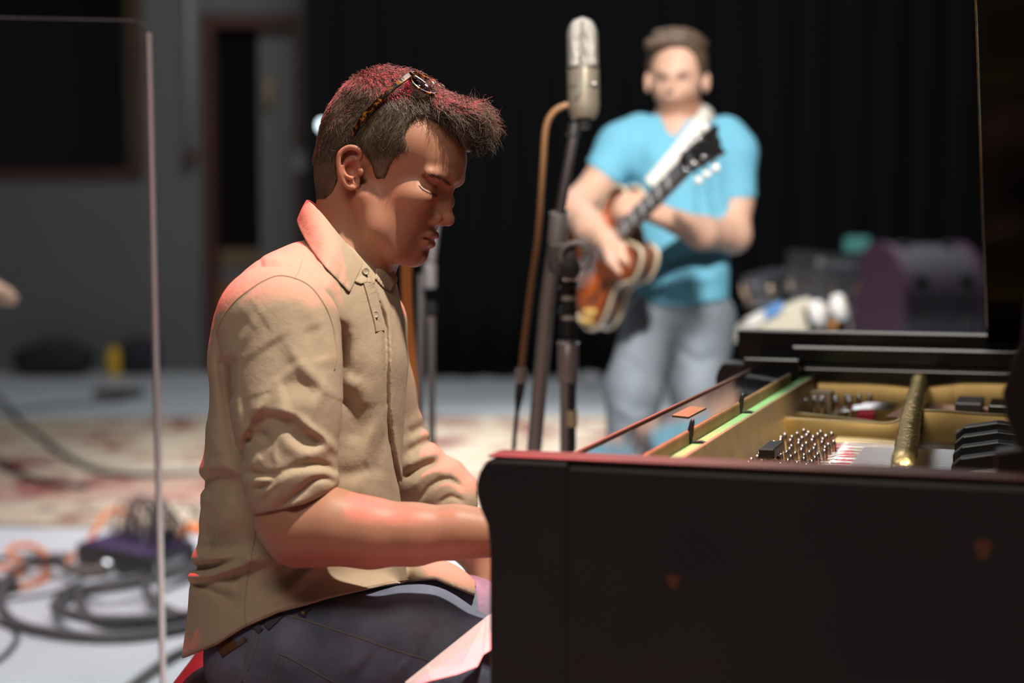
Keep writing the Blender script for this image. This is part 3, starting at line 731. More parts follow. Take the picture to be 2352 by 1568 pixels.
MB().box(lidp(edge_s - 0.0015, 0.75, 0.010), LU * 0.72, PS * 0.0015, LN * 0.0028).build('lid_hinge_strip', mat('aged_brass', (0.50, 0.34, 0.11, 1), 0.5, metal=0.2, noise=(40, 0.7, (0.12, 0.07, 0.02, 1))), piano)
# lid prop rising from the near rim
prop = [(0.575, 0.99), (0.562, 1.02), (0.558, 1.045), (0.566, 1.075), (0.575, 1.10), (0.580, 1.16), (0.590, 1.24), (0.615, 1.83), (0.665, 1.83), (0.66, 1.2), (0.67, 0.9605), (0.552, 0.9605), (0.5515, 0.985)]
MB().prism([pp(s, 0.062, z) for s, z in prop], PK * 0.03).build('lid_prop', mat('dark_stained_prop', (0.02, 0.012, 0.011, 1), 0.35), piano, bevel=0.004)
MB().box(pp(0.6005, 0.0755, 1.325), PS * 0.006, PK * 0.017, Z3 * 0.02).build('prop_catch', M_chrome, piano, bevel=0.003)
# legs and pedal lyre
for s, k in ((0.18, 0.13), (0.18, 1.33), (1.62, 1.15)):
    MB().lathe(pp(s, k, 0), Z3, [(0, .02), (0.0, .045), (0.03, .045), (0.06, .03), (0.12, .045), (0.40, .065), (0.46, .055), (0.50, .075), (0.60, .08)], 16).build('leg', M_blackmat, piano, smooth=True, auto=40)
# ------------------------------------------------------------------ the pianist
FP = Frame(2.37); L = FP.L
M_skin = mat('skin', (0.465, 0.222, 0.140, 1), 0.48, spec=0.35, sss=0.18, attr='tint', bump=(260, 0.12, 0.0012), noise=(30, 0.25, (0.40, 0.168, 0.102, 1)))
M_shirt = mat('khaki_cotton', (0.47, 0.355, 0.25, 1), 0.85, spec=0.15, noise=(55, 0.30, (0.40, 0.305, 0.20, 1)), bump=(48, 0.42, 0.004))
M_denim = mat('blue_denim', (0.25, 0.27, 0.345, 1), 0.85, spec=0.15, noise=(16, 0.85, (0.12, 0.13, 0.175, 1)), bump=(60, 0.4, 0.004), attr='tint')
M_hair = mat('brown_hair', (0.125, 0.086, 0.055, 1), 0.42, spec=0.5, noise=(35, 0.7, (0.065, 0.044, 0.03, 1)))
M_stitch = mat('shirt_stitching', (0.36, 0.27, 0.165, 1), 0.8); M_dstitch = mat('denim_stitching', (0.20, 0.17, 0.15, 1), 0.8)
p_base = L(640, 1600, 0); pw = FP.W(p_base)
person = empty('person', (pw[0], pw[1], 0.0))
tag(person, 'man in a khaki shirt and jeans seated playing the piano, head bowed', 'person')

TH = math.radians(18); HC = L(885, 400, 0)[0]; cT, sT = math.cos(TH), math.sin(TH)
def H(px, py, zp=0.0):
    t = zp * cT
    for _ in range(5):
        q = L(px, py, t); xp = (q[0] - HC + zp * sT) / cT; t = xp * sT + zp * cT
    return np.array([xp, q[1], zp])
def H2L(p):
    p = np.asarray(p, float); return np.stack([HC + p[..., 0] * cT - p[..., 2] * sT, p[..., 1], p[..., 0] * sT + p[..., 2] * cT], -1)
def L2H(x, y, z):
    rx = x - HC; return rx * cT + z * sT, y, -rx * sT + z * cT
class HFld(Fld):
    head = False
    def put(s, fn, lo, hi, k=0.01, op='u'):
        if not s.head: return Fld.put(s, fn, lo, hi, k, op)
        lo = np.array(lo, float); hi = np.array(hi, float); m = max(abs(lo[2]), abs(hi[2]))
        C = H2L(np.array([(x, y, z) for x in (lo[0], hi[0]) for y in (lo[1], hi[1]) for z in (-m, m)]))
        def g(x, y, z):
            a, b, c = L2H(x, y, z); return fn(a, b, np.abs(c))
        Fld.put(s, g, C.min(0), C.max(0), k, op)
phi = math.radians(25); RP = [[math.cos(phi), -math.sin(phi), 0], [math.sin(phi), math.cos(phi), 0], [0, 0, 1]]
x_a, x_b = L(735, 0)[0], L(1062, 0)[0]; y_a, y_b = L(0, 640)[1], L(0, 165)[1]
hs = 0.0014
def skin_field():
    f = HFld(axis_grid([(L(600, 0, .1)[0], x_a, 0.006), (x_a, x_b, hs), (x_b, 0.13, 0.0045)]),
             axis_grid([(-0.62, L(0, 1310, .2)[1], 0.008), (L(0, 1310, .2)[1], L(0, 1110, .2)[1], 0.003), (L(0, 1110, .2)[1], y_a, 0.007), (y_a, y_b, hs)]),
             axis_grid([(-0.30, -0.11, 0.005), (-0.11, 0.115, hs), (0.115, 0.30, 0.004)]))
    f.head = True
    f.ell(H(905, 322), (.096, .084, .074), .01, R=RP)
    f.ell(H(838, 345), (.054, .058, .062), .03)
    f.ell(H(990, 345), (.0445, .050, .058), .03)
    f.ell(H(1012, 385), (.029, .030, .046), .02)
    f.ell(H(966, 462), (.031, .052, .046), .025, R=RP)
    f.ell(H(952, 530), (.0275, .030, .0285), .014)
    f.ell(H(945, 580), (.0165, .0150, .019), .014)
    f.chain([H(940, 581, .010), H(905, 566, .033), H(866, 525, .048), H(842, 455, .054)], [.0165, .018, .019, .017], .02)
    f.ell(H(890, 540), (.052, .026, .042), .02)
    f.ell(H(910, 478, .034), (.038, .046, .026), .025)
    f.ell(H(954, 452, .048), (.022, .015, .014), .02)
    f.cone(H(815, 450), H(800, 630), .0535, .062, .025)
    f.chain([H(845, 460, .046), H(850, 540, .036), H(850, 620, .02)], .012, .02)
    f.chain([H(1045, 405, .0), H(1028, 408, .018), H(1008, 402, .036), H(986, 398, .052)], [.0072, .0072, .0076, .0055], .012)
    # eye socket, lids
    f.ell(H(1024, 436, .029), (.014, .0105, .0145), .010, 's')
    f.ell(H(984, 436, .0315), (.0108, .0115, .0135), .005)
    # nose
    f.chain([H(1030, 434), H(1022, 470), H(1024, 497)], [.0068, .0090, .0100], .007)
    f.chain([H(1008, 450, .005), H(1002, 478, .007), H(1004, 498, .006)], [.007, .0085, .0095], .010)
    f.ell(H(1029, 505), (.0095, .0090, .0095), .006)
    f.ell(H(997, 502, .0158), (.0120, .0090, .0066), .003)
    f.ell(H(1012, 518, .0075), (.0070, .0036, .0034), .003, 's')
    # mouth
    f.chain([H(993, 539), H(986, 539, .012), H(964, 541, .0245)], [.0062, .0052, .0024], .004)
    f.chain([H(980, 560), H(975, 558, .012), H(961, 548, .0235)], [.0076, .0062, .0024], .005)
    f.chain([H(1002, 549.5), H(988, 549, .012), H(957, 543, .0255)], [.0019, .0018, .0011], .0022, 's')
    f.ell(H(985, 577), (.0070, .0040, .012), .008, 's')
    # eyelid crease and slit
    f.chain([H(958, 416, .048), H(975, 419, .042), H(1000, 428, .032)], .0010, .0022, 's')
    f.chain([H(960, 425, .048), H(974, 436, .045), H(990, 443, .040), H(1003, 446, .030)], [.0010, .0013, .0013, .0010], .0018, 's')
    f.chain([H(958, 434, .047), H(974, 447, .043), H(992, 455, .034)], [.0014, .0018, .0012], .005, 's')
    # ear
    e0 = .071
    ear = lambda px, py, dz=0.0: H(px, py, e0 + dz)
    f.ell(ear(805, 380, -.004), (.0165, .0270, .0065), .006, R=[[.975, .22, 0], [-.22, .975, 0], [0, 0, 1]])
    f.ell(ear(813, 422, -.001), (.0090, .0085, .0050), .006)
    hel = [(825, 362, .000), (827, 349, .003), (819, 341, .006), (805, 338, .008), (791, 343, .009), (781, 354, .010), (778, 369, .010), (779, 385, .009), (783, 401, .008), (790, 416, .006), (799, 428, .004), (812, 432, .003)]
    f.chain([ear(*p) for p in spline(hel, 3)], .0033, .0025)
    ant = [(812, 366, .002), (798, 371, .004), (788, 383, .005), (790, 396, .005), (801, 404, .005), (810, 411, .004)]
    f.chain([ear(*p) for p in spline(ant, 3)], .0030, .004)
    f.ell(ear(809, 389, .006), (.0100, .0095, .0085), .003, 's', R=[[.8, .6, 0], [-.6, .8, 0], [0, 0, 1]])
    f.chain([ear(797, 356, .006), ear(788, 366, .007), ear(785, 385, .006)], .0021, .003, 's')
    f.ell(ear(817, 358, .006), (.0065, .0050, .0040), .003, 's')
    f.ell(ear(829, 394, .001), (.0055, .0058, .0045), .003)
    f.ell(ear(817, 412, .003), (.0040, .0040, .0040), .002, 's')
    f.head = False
    # trunk and limbs inside the clothes
    f.cone(L(800, 610), L(720, 800), .055, .11, .03); f.cone(L(720, 800), L(640, 1420), .11, .12, .03)
    for q in (1, -1):
        f.cone(L(745, 690, .02), L(660 if q > 0 else 838, 735, .14 * q), .07, .055, .03)
    f.chain([L(655, 735, .165), L(662, 950, .18), L(668, 1180, .195)], [.055, .050, .044], .02)
    f.chain([L(668, 1190, .195), L(690, 1216, .197), L(760, 1209, .203), L(850, 1224, .207), L(950, 1227, .208), L(1050, 1221, .207), L(1098, 1224, .206), L(1140, 1228, .204)],
            [.043, .0455, .0470, .0430, .0375, .0325, .0265, .027], .02)
    f.chain([L(838, 745, -.145), L(880, 990, -.20), L(980, 1115, -.205), L(1018, 1165, -.198), L(1078, 1240, -.19), L(1112, 1300, -.185)], [.05, .045, .042, .038, .033, .027], .02)
    # hands, each with palm, four fingers and a thumb
    def hand(w, d, up, side, curl):
        w = np.array(w); d = np.array(d) / np.linalg.norm(d); up = np.array(up) / np.linalg.norm(up); sd = np.cross(d, up); sd = sd / np.linalg.norm(sd) * side
        f.cone(w, w + d * .03, .026, .028, .01)
        for i in range(4):
            o = sd * (.027 - .018 * i); f.cone(w + d * .01 + o * .6, w + d * .085 + o, .014, .011, .012)
        for i, ln in enumerate((.068, .076, .071, .056)):
            o = sd * (.029 - .0195 * i); P = [w + d * .082 + o]; a = 0.15
            for j, fr_ in enumerate((.45, .30, .25)):
                a += curl; P.append(P[-1] + (d * math.cos(a) - up * math.sin(a)) * ln * fr_ + sd * .0012 * (1.5 - i))
            f.chain(P, [.0098, .0088, .0080, .0068], .004)
        P = [w + d * .025 + sd * .024, w + d * .05 + sd * .045 - up * .01, w + d * .075 + sd * .054 - up * .016, w + d * .10 + sd * .055 - up * .02]
        f.chain(P, [.013, .011, .0095, .0078], .006)
    hand(L(1140, 1228, .204), (1, -.05, -.05), (0, 1, 0), -1, .30)
    hand(L(1114, 1304, -.185), (.12, -1, .05), (1, .1, .1), 1, .22)
    # legs inside the jeans
    f.chain([L(650, 1455, .09), L(930, 1520, .12), L(1180, 1640, .13)], [.07, .065, .05], .02)
    f.chain([L(690, 1440, -.09), L(950, 1480, -.11), L(1180, 1600, -.13)], [.07, .065, .05], .02)
    return f
f = skin_field(); V, Q = f.mesh(); V = relax(V, Q, 2, 0.4)
# skin tint: lips, ears, nose and cheeks warmer; beard shadow cooler
hx, hy, hz = L2H(V[:, 0], V[:, 1], V[:, 2]); hz = np.abs(hz); PH = np.stack([hx, hy, hz], 1)
tint = np.ones((len(V), 3))
def blob(c, r, col):
    d = np.linalg.norm((PH - np.array(c)) / np.array(r), axis=1); g = np.exp(-d ** 2)[:, None]
    globals()['tint'] = tint * (1 - g) + tint * np.array(col) * g
blob(H(990, 540, .004), (.012, .0045, .014), (.95, .76, .78)); blob(H(976, 558, .004), (.012, .0055, .014), (.93, .68, .70)); blob(H(970, 548, .018), (.010, .004, .010), (.92, .78, .78))
blob(H(803, 385, .075), (.022, .034, .012), (1.0, .72, .70)); blob(H(1020, 505, .006), (.014, .012, .016), (1.0, .80, .78))
blob(H(900, 450, .055), (.03, .03, .03), (1.0, .86, .84)); blob(H(930, 560, .03), (.045, .03, .04), (.94, .93, .94)); blob(H(985, 440, .035), (.02, .014, .02), (.90, .80, .78))
SKV, SKQ = FP.W(V), Q
body = sdf_obj('body', SKV, Q, M_skin, person, tint=np.clip(tint, 0, 1))
skinP = Proj(SKV, Q)

# ---- hair: sculpted mass plus strands
def poly_sd(px, py, P):
    P = np.array(P, float); best = None; inside = np.zeros(np.broadcast(px, py).shape, bool)
    for i in range(len(P)):
        a, b = P[i], P[(i + 1) % len(P)]; u = b - a
        t = np.clip(((px - a[0]) * u[0] + (py - a[1]) * u[1]) / (u @ u + 1e-9), 0, 1)
        q = (px - a[0] - t * u[0]) ** 2 + (py - a[1] - t * u[1]) ** 2; best = q if best is None else np.minimum(best, q)
        c = ((a[1] > py) != (b[1] > py)) & (px < (b[0] - a[0]) * (py - a[1]) / (b[1] - a[1] + 1e-12) + a[0]); inside ^= c
    d = np.sqrt(best); return np.where(inside, -d, d)
HAIRP = [(1140, 120), (1140, 345), (1068, 352), (1052, 322), (1036, 303), (1012, 284), (985, 271), (958, 268), (942, 284), (931, 312), (940, 342), (912, 358), (895, 381), (886, 416), (862, 412), (855, 384), (845, 360), (828, 340), (805, 332), (786, 340), (776, 358), (771, 385), (776, 410), (768, 438), (750, 462), (690, 470), (690, 120)]
def hair_field():
    st = 0.002
    f = HFld(axis_grid([(L(720, 0)[0], L(1125, 0, .1)[0], st)]), axis_grid([(L(0, 475)[1], L(0, 145)[1], st)]), axis_grid([(-.105, .125, st)])); f.head = True
    f.ell(H(902, 318), (.104, .0925, .0785), .01, R=RP)
    f.ell(H(838, 345), (.0585, .064, .0665), .03)
    f.cone(H(815, 450), H(812, 395), .0555, .058, .02)
    f.ell(H(985, 330), (.047, .052, .0605), .02)
    f.ell(H(905, 258), (.062, .036, .060), .03, R=RP)
    # the quiff over the forehead
    f.ell(H(1035, 262), (.036, .020, .050), .02, R=RP); f.ell(H(1072, 282), (.019, .019, .042), .015); f.ell(H(1086, 305), (.011, .017, .030), .012); f.ell(H(1074, 330), (.008, .013, .022), .01)
    def cut(x, y, z):
        q = H2L(np.stack(np.broadcast_arrays(x, y, np.abs(z)), -1).astype(np.float32)); d = FP.D0 - q[..., 2]
        px = CX + q[..., 0] * F / d; py = CY - q[..., 1] * F / d
        return poly_sd(px, py, HAIRP) * (d / F)
    f.put(cut, (-.2, -.2, -.15), (.2, .5, .15), .006, 'i')
    return f
f = hair_field(); HV, HQ = f.mesh(); HV = relax(HV, HQ, 1)
nv = np.zeros_like(HV)
n_ = np.cross(HV[HQ[:, 1]] - HV[HQ[:, 0]], HV[HQ[:, 2]] - HV[HQ[:, 0]])
for j in range(4):
    for d in range(3): nv[:, d] += np.bincount(HQ[:, j], n_[:, d], len(HV))
nv /= np.linalg.norm(nv, axis=1)[:, None] + 1e-12
# drop the inner side from seeding: keep only outward-facing verts away from the head centre
hc = H2L(np.array([H(900, 340)]))[0]
seed = np.where(((HV - hc) * nv).sum(1) > 0.02)[0]
hd = np.stack(L2H(HV[:, 0], HV[:, 1], HV[:, 2]), 1)
TV = []; TF = []
fw_h = np.array([math.cos(phi), -math.sin(phi), 0]); up_h = np.array([math.sin(phi), math.cos(phi), 0])
h_cr = H(905, 322)
def hdir(p):  # head vector -> local
    return np.array([p[0] * cT - p[2] * sT, p[1], p[0] * sT + p[2] * cT])
CL = rng.normal(0, 1, (260, 3)) * np.array([.07, .06, .06]) + h_cr; CD = rng.normal(0, .38, (260, 3))
def clump(p):
    d = ((CL - p) ** 2).sum(1); i = d.argmin(); return CD[i]
for vi in rng.choice(seed, 22000):
    p = hd[vi]; n = nv[vi]; rel = p - h_cr; u = rel @ fw_h; v = rel @ up_h; lat = abs(p[2])
    top = np.clip((v - 0.035) / 0.04, 0, 1); front = np.clip((u - 0.045) / 0.05, 0, 1)
    sgn = math.copysign(1, p[2])
    side_d = np.array([-.25, -1, .25 * sgn]); top_d = fw_h * 1.0 + up_h * .10 + np.array([0, 0, .35 * sgn]); fr_d = fw_h * .9 + np.array([0, -.25, 0])
    d = side_d * (1 - top) + top_d * top; d = d * (1 - front) + fr_d * front
    d = d / np.linalg.norm(d) + rng.normal(0, .28, 3) + clump(p)
    d = hdir(d); d = d - n * (d @ n); d /= np.linalg.norm(d) + 1e-9
    ln = (0.010 + 0.012 * top + 0.012 * front) * rng.uniform(.6, 1.3); lift = (0.22 + 0.18 * top + .2 * front) * rng.uniform(.3, 1.4)
    if p[1] < H(0, 400)[1]: ln *= .5; lift *= .5
    r0 = rng.uniform(.00022, .00040)
    b = HV[vi] - n * 0.0004; P = [b, b + (d + n * lift) * ln * .4, b + (d + n * lift * .9) * ln * .75, b + (d + n * lift * .45 + rng.normal(0, .12, 3)) * ln]
    e = np.cross(d, n); k0 = len(TV)
    for q, rr in zip(P, (r0, r0, r0 * .8, r0 * .15)):
        TV += [q + e * rr, q - e * rr * .5 + n * rr * .9, q - e * rr * .5 - n * rr * .9]
    for a in range(3):
        for c in range(3): TF.append((k0 + a * 3 + c, k0 + a * 3 + (c + 1) % 3, k0 + a * 3 + 3 + (c + 1) % 3, k0 + a * 3 + 3 + c))
AV = np.vstack([HV, np.array(TV)]); AQ = np.vstack([HQ, np.array(TF) + len(HV)])
hair = sdf_obj('hair', FP.W(AV), AQ, M_hair, person)
hairP = Proj(FP.W(HV), HQ)
# eyebrow and lashes follow the face
def strands(name, segs, mt, parent, count, ln, wid, dirn, r=.00022, surf=skinP):
    TV = []; TF = []; P = spline(segs, 10)
    for i in range(count):
        t = rng.uniform(0, len(P) - 1.01); j = int(t); q = P[j] + (P[j + 1] - P[j]) * (t - j) + rng.normal(0, wid, 2)
        w_, n = surf(q[0], q[1], 0.0002); q2 = q + np.array(dirn) * ln * rng.uniform(.6, 1.2) + rng.normal(0, ln * .2, 2); w2, n2 = surf(q2[0], q2[1], 0.0008)
        e = np.cross(w2 - w_, n); e /= np.linalg.norm(e) + 1e-9; k0 = len(TV)
        TV += [w_ + e * r, w_ - e * r + n * r, w2 + e * r * .3, w2 - e * r * .3 + n2 * r]; TF.append((k0, k0 + 1, k0 + 3, k0 + 2))
    return build(name, TV, TF, mt, parent, smooth=False)
M_brow = mat('brow_hair', (0.11, 0.065, 0.04, 1), 0.6)
strands('eyebrow', [(968, 401), (985, 400), (1005, 405), (1022, 414), (1034, 421)], M_brow, person, 230, 9, 3.0, (.75, .55), .00018)
strands('eyelashes', [(961, 425), (970, 434), (982, 441), (993, 446), (1001, 446)], mat('dark_lash', (0.012, 0.008, 0.006, 1), 0.6), person, 70, 6, 0.5, (.5, .9), .00014)
MB().tube(np.array([skinP(p[0], p[1], -.0003)[0] for p in spline([(961, 425), (970, 434), (980, 440.5), (990, 444.5), (1000, 446)], 4)]), [.0003] + [.0008] * 15 + [.0003], 6).build('eye', mat('dark_eye_slit', (.035, .02, .014, 1), .5), person, smooth=True)
for nd in M_shirt.node_tree.nodes:
    if nd.type == 'TEX_NOISE' and nd.inputs['Scale'].default_value == 48: nd.inputs['Detail'].default_value = 9; nd.inputs['Roughness'].default_value = .66
# ---- shirt
PSI = math.radians(22); cP, sP = math.cos(PSI), math.sin(PSI)
TOR = [(545, 730, 830, .040), (565, 668, 850, .070), (600, 594, 880, .108), (640, 547, 903, .135), (700, 503, 918, .150), (760, 484, 928, .155), (830, 474, 936, .155), (900, 480, 932, .152), (1000, 474, 925, .150), (1100, 454, 922, .150), (1200, 449, 925, .152), (1300, 434, 930, .158), (1400, 430, 930, .165), (1540, 414, 900, .170)]
TOR = [tuple(r) for r in spline(np.array([(a, b + (8 if a > 590 else 0), c, d) for a, b, c, d in TOR], float), 6)]
def torso_fn(x, y, z):
    ty = np.array([L(0, r[0])[1] for r in TOR])[::-1]; A = np.array([L(r[1], 0)[0] for r in TOR])[::-1]; B = np.array([L(r[2], 0)[0] for r in TOR])[::-1]; Bz = np.array([r[3] for r in TOR])[::-1]
    yy = y.ravel(); sm = lambda q: np.interp(yy, ty, q).reshape(y.shape).astype(np.float32)
    a, b, bz = sm(A), sm(B), sm(Bz); cx_ = (a + b) / 2; hx_ = (b - a) / 2; aa = np.sqrt(np.maximum(hx_ ** 2 - (bz * sP) ** 2, .0004)) / cP
    u = (x - cx_) * cP + z * sP; w_ = -(x - cx_) * sP + z * cP
    k0 = np.sqrt((u / aa) ** 2 + (w_ / bz) ** 2) + 1e-6; k1 = np.sqrt((u / aa ** 2) ** 2 + (w_ / bz ** 2) ** 2) + 1e-6
    d = k0 * (k0 - 1) / k1
    return np.maximum(d, y - ty[-1])
HEM = np.array([(300, 1540), (400, 1528), (420, 1512), (500, 1480), (560, 1442), (640, 1407), (700, 1391), (760, 1373), (880, 1346), (960, 1334), (1000, 1331), (1020, 1340), (1085, 1367), (1300, 1400)], float)
st = 0.0026
f = Fld(axis_grid([(L(395, 0, -.1)[0], L(1095, 0, -.1)[0], st)]), axis_grid([(L(0, 1545, -.1)[1], L(0, 500, -.1)[1], st)]), axis_grid([(-0.29, 0.21, st)]))
f.put(torso_fn, (-.6, -.7, -.3), (.2, .3, .3), .02)
# shoulders (far one shows behind the collar)
f.cone(L(742, 655, .03), L(655, 715, .125), .052, .075, .04)
f.cone(L(790, 650, -.03), L(830, 742, -.13), .045, .064, .04)
# far sleeve
f.chain([L(834, 748, -.135), L(862, 900, -.185), L(890, 1010, -.205), L(962, 1108, -.205), L(1030, 1148, -.198)], [.063, .058, .058, .054, .047], .02)
f.chain([L(1010, 1128, -.2), L(1040, 1150, -.197)], [.056, .050], .006)
# shirt front spread over the lap
f.chain([L(640, 1512, .085), L(800, 1508, .108), L(960, 1502, .120)], [.112, .1005, .0965], .03)
f.ell(L(1015, 1335, -.05), (.060, .030, .045), .012, R=[[.9, -.43, 0], [.43, .9, 0], [0, 0, 1]])
def st_(P, wd, amp, side=0.0, zmin=-.02, zmax=.21): stroke(f, FP, P, wd, amp * (1.3 if min(p[1] for p in P) > 1240 else 1.0), zmin, zmax, side=side)
# big folds at the waist and hip
st_([(455, 1255), (510, 1262), (570, 1263), (650, 1262)], .010, .0110, side=-1)
st_([(450, 1285), (520, 1277), (580, 1268), (640, 1266)], .008, -.006)
st_([(432, 1305), (480, 1303), (530, 1293), (570, 1282)], .008, .009)
st_([(425, 1324), (470, 1322), (520, 1308), (560, 1288), (590, 1276)], .007, -.009)
st_([(500, 1328), (560, 1322), (620, 1304), (680, 1294), (740, 1286)], .009, .010, side=1)
st_([(440, 1335), (480, 1350), (515, 1372), (550, 1400)], .007, .007, side=-1)
st_([(470, 1340), (520, 1352), (545, 1358)], .008, -.004)
st_([(600, 1390), (650, 1360), (690, 1325), (735, 1292)], .009, -.006)
st_([(590, 1368), (650, 1340), (700, 1300)], .012, .006)
st_([(455, 1130), (480, 1105), (520, 1100), (575, 1115)], .011, .010, side=1)
st_([(452, 1080), (500, 1070), (545, 1082), (585, 1110)], .009, -.005)
st_([(512, 780), (520, 860), (530, 940), (546, 1020), (566, 1090)], .013, .017)
st_([(478, 960), (486, 1010), (510, 1050)], .010, -.004)
st_([(530, 1140), (520, 1180), (500, 1230)], .010, -.004); st_([(590, 1130), (570, 1180), (560, 1230)], .006, .003)
st_([(470, 1150), (480, 1200), (470, 1240)], .012, .004)
# chest folds
st_([(875, 960), (850, 1010), (838, 1060), (825, 1110), (808, 1160)], .009, -.004, side=-1)
st_([(895, 985), (870, 1040), (860, 1100)], .012, .004)
st_([(770, 905), (800, 930), (812, 975), (800, 1020)], .014, .007); st_([(790, 870), (830, 890), (850, 940)], .014, -.004)
st_([(770, 1090), (820, 1085), (850, 1070)], .010, .004); st_([(815, 700), (830, 780), (850, 850), (872, 930)], .016, -.003)
st_([(784, 760), (780, 830), (772, 880), (764, 915)], .011, .017)
st_([(745, 640), (775, 690), (790, 760)], .010, -.005); st_([(770, 800), (800, 850), (830, 870)], .010, .003)
# placket: raised edge with a dark overlap line
plk = [(857, 660), (872, 700), (884, 740), (888, 800), (889, 860), (890, 920), (892, 970), (899, 1020), (908, 1070), (919, 1120), (924, 1160)]
st_(plk, .0044, .0068, zmin=-.15, zmax=.2)
st_([(p[0] + 7, p[1]) for p in plk], .004, -.0030, zmin=-.15, zmax=.2)
# far sleeve folds
for P, w_, a in (([(938, 1000), (960, 985), (985, 975)], .008, .006), ([(935, 1040), (965, 1020), (995, 1010)], .007, .007), ([(930, 1075), (970, 1050), (1010, 1040)], .008, -.006),
                 ([(925, 1095), (965, 1075), (1005, 1062)], .007, .007), ([(935, 1130), (985, 1085), (1025, 1080)], .008, -.005), ([(960, 1155), (990, 1115), (1030, 1100), (1060, 1118)], .004, .006), ([(1010, 1155), (1035, 1140), (1066, 1152)], .004, .004)):
    st_(P, w_, a, zmin=-.29, zmax=-.09)
# shoulder yoke, seams
st_([(596, 588), (600, 620), (596, 648)], .003, .0018); st_([(692, 600), (685, 620), (672, 640)], .003, .0018)
st_([(600, 600), (625, 590), (640, 600)], .008, -.003); st_([(650, 620), (680, 600), (705, 590)], .008, .003); st_([(700, 640), (730, 660), (752, 700)], .009, -.004)
st_([(690, 545), (715, 575), (725, 610)], .010, .004); st_([(712, 540), (740, 600), (770, 660)], .008, -.004)
def hem_fn(x, y, z):
    d = FP.D0 - z; px = CX + x * F / d; py = CY - y * F / d
    return (py - np.interp(px, HEM[:, 0], HEM[:, 1])) * (d / F)
f.put(hem_fn, (-.6, -.7, -.3), (.2, .0, .3), .004, 'i')
V1, Q1 = f.mesh(); V1 = relax(V1, Q1, 1, .5)
# near sleeve, rolled above the elbow
g = Fld(axis_grid([(L(478, 0, .2)[0], L(800, 0, .2)[0], .0024)]), axis_grid([(L(0, 1205, .2)[1], L(0, 610, .2)[1], .0024)]), axis_grid([(0.04, 0.29, .0024)]))
g.ell(L(638, 742, .142), (.080, .072, .078), .02)
g.chain([L(640, 740, .148), L(655, 850, .165), L(660, 950, .178), L(664, 1080, .190)], [.074, .069, .0655, .0595], .03)
g.chain([L(664, 1080, .190), L(676, 1160, .195)], [.058, .056], .02)
def sg(P, wd, amp, side=0.0):
    up_ = max(p[1] for p in P) < 960; stroke(g, FP, P, wd * (1.45 if up_ else 1.1), amp * (.62 if up_ else .85), .10, .29, side=side)
def cuff_cut(x, y, z):
    d = FP.D0 - z; px = CX + x * F / d; py = CY - y * F / d
    return (py - np.interp(px, [560, 590, 640, 700, 740, 772, 800], [1172, 1180, 1170, 1157, 1140, 1120, 1100])) * (d / F)
sg([(533, 815), (528, 850), (528, 890), (536, 925)], .0075, .012)
sg([(512, 800), (506, 850), (516, 900), (535, 950)], .006, -.004)
sg([(600, 715), (570, 760), (540, 800), (522, 830)], .005, -.005); sg([(575, 735), (550, 755), (525, 800)], .010, .004)
sg([(548, 820), (540, 880), (545, 940), (548, 1000)], .006, -.005)
sg([(632, 775), (655, 810), (680, 845)], .010, .009, side=1)
sg([(650, 785), (685, 830), (720, 868), (745, 890), (760, 920)], .006, -.006)
sg([(640, 892), (670, 884), (705, 890), (738, 902)], .010, .009, side=1)
sg([(700, 690), (725, 740), (745, 790), (760, 850)], .010, -.005); sg([(715, 745), (730, 790), (738, 830)], .010, .006)
sg([(625, 938), (665, 930), (710, 922), (745, 930)], .012, -.006)
sg([(605, 918), (585, 950), (565, 985), (552, 1015), (548, 1050)], .006, -.008)
sg([(568, 990), (590, 968), (625, 962), (660, 964), (690, 978)], .009, .011, side=1)
sg([(618, 945), (650, 946), (680, 958), (715, 985), (750, 1012), (768, 1030)], .0055, -.007)
sg([(562, 1012), (590, 1000), (620, 1006)], .007, .008)
sg([(628, 985), (630, 1030), (636, 1070)], .003, -.0025); sg([(636, 985), (660, 1015), (690, 1040), (720, 1045)], .010, -.006)
sg([(665, 990), (700, 1008), (740, 1020)], .010, .006); sg([(700, 1050), (730, 1035), (762, 1030)], .007, -.005)
sg([(556, 1020), (552, 1045), (560, 1062)], .006, .007); sg([(575, 1075), (590, 1058), (600, 1050)], .006, -.004)
# rolled cuff: stacked turns
sg([(560, 1084), (600, 1090), (635, 1090), (670, 1076), (705, 1068), (740, 1068), (768, 1080)], .0045, .0085)
sg([(572, 1105), (620, 1104), (660, 1090), (710, 1082), (768, 1096)], .009, -.0075)
sg([(588, 1122), (618, 1112), (640, 1096)], .004, .008)
sg([(590, 1150), (640, 1130), (690, 1108), (765, 1105)], .011, -.0070)
sg([(635, 1168), (665, 1150), (695, 1124), (720, 1104), (745, 1098), (768, 1106)], .0035, .0070)
sg([(600, 1158), (625, 1130), (640, 1118)], .0035, .005); sg([(655, 1165), (710, 1140), (765, 1115)], .009, -.0055)
g.put(cuff_cut, (-.6, -.7, -.3), (.2, .0, .3), .005, 'i')
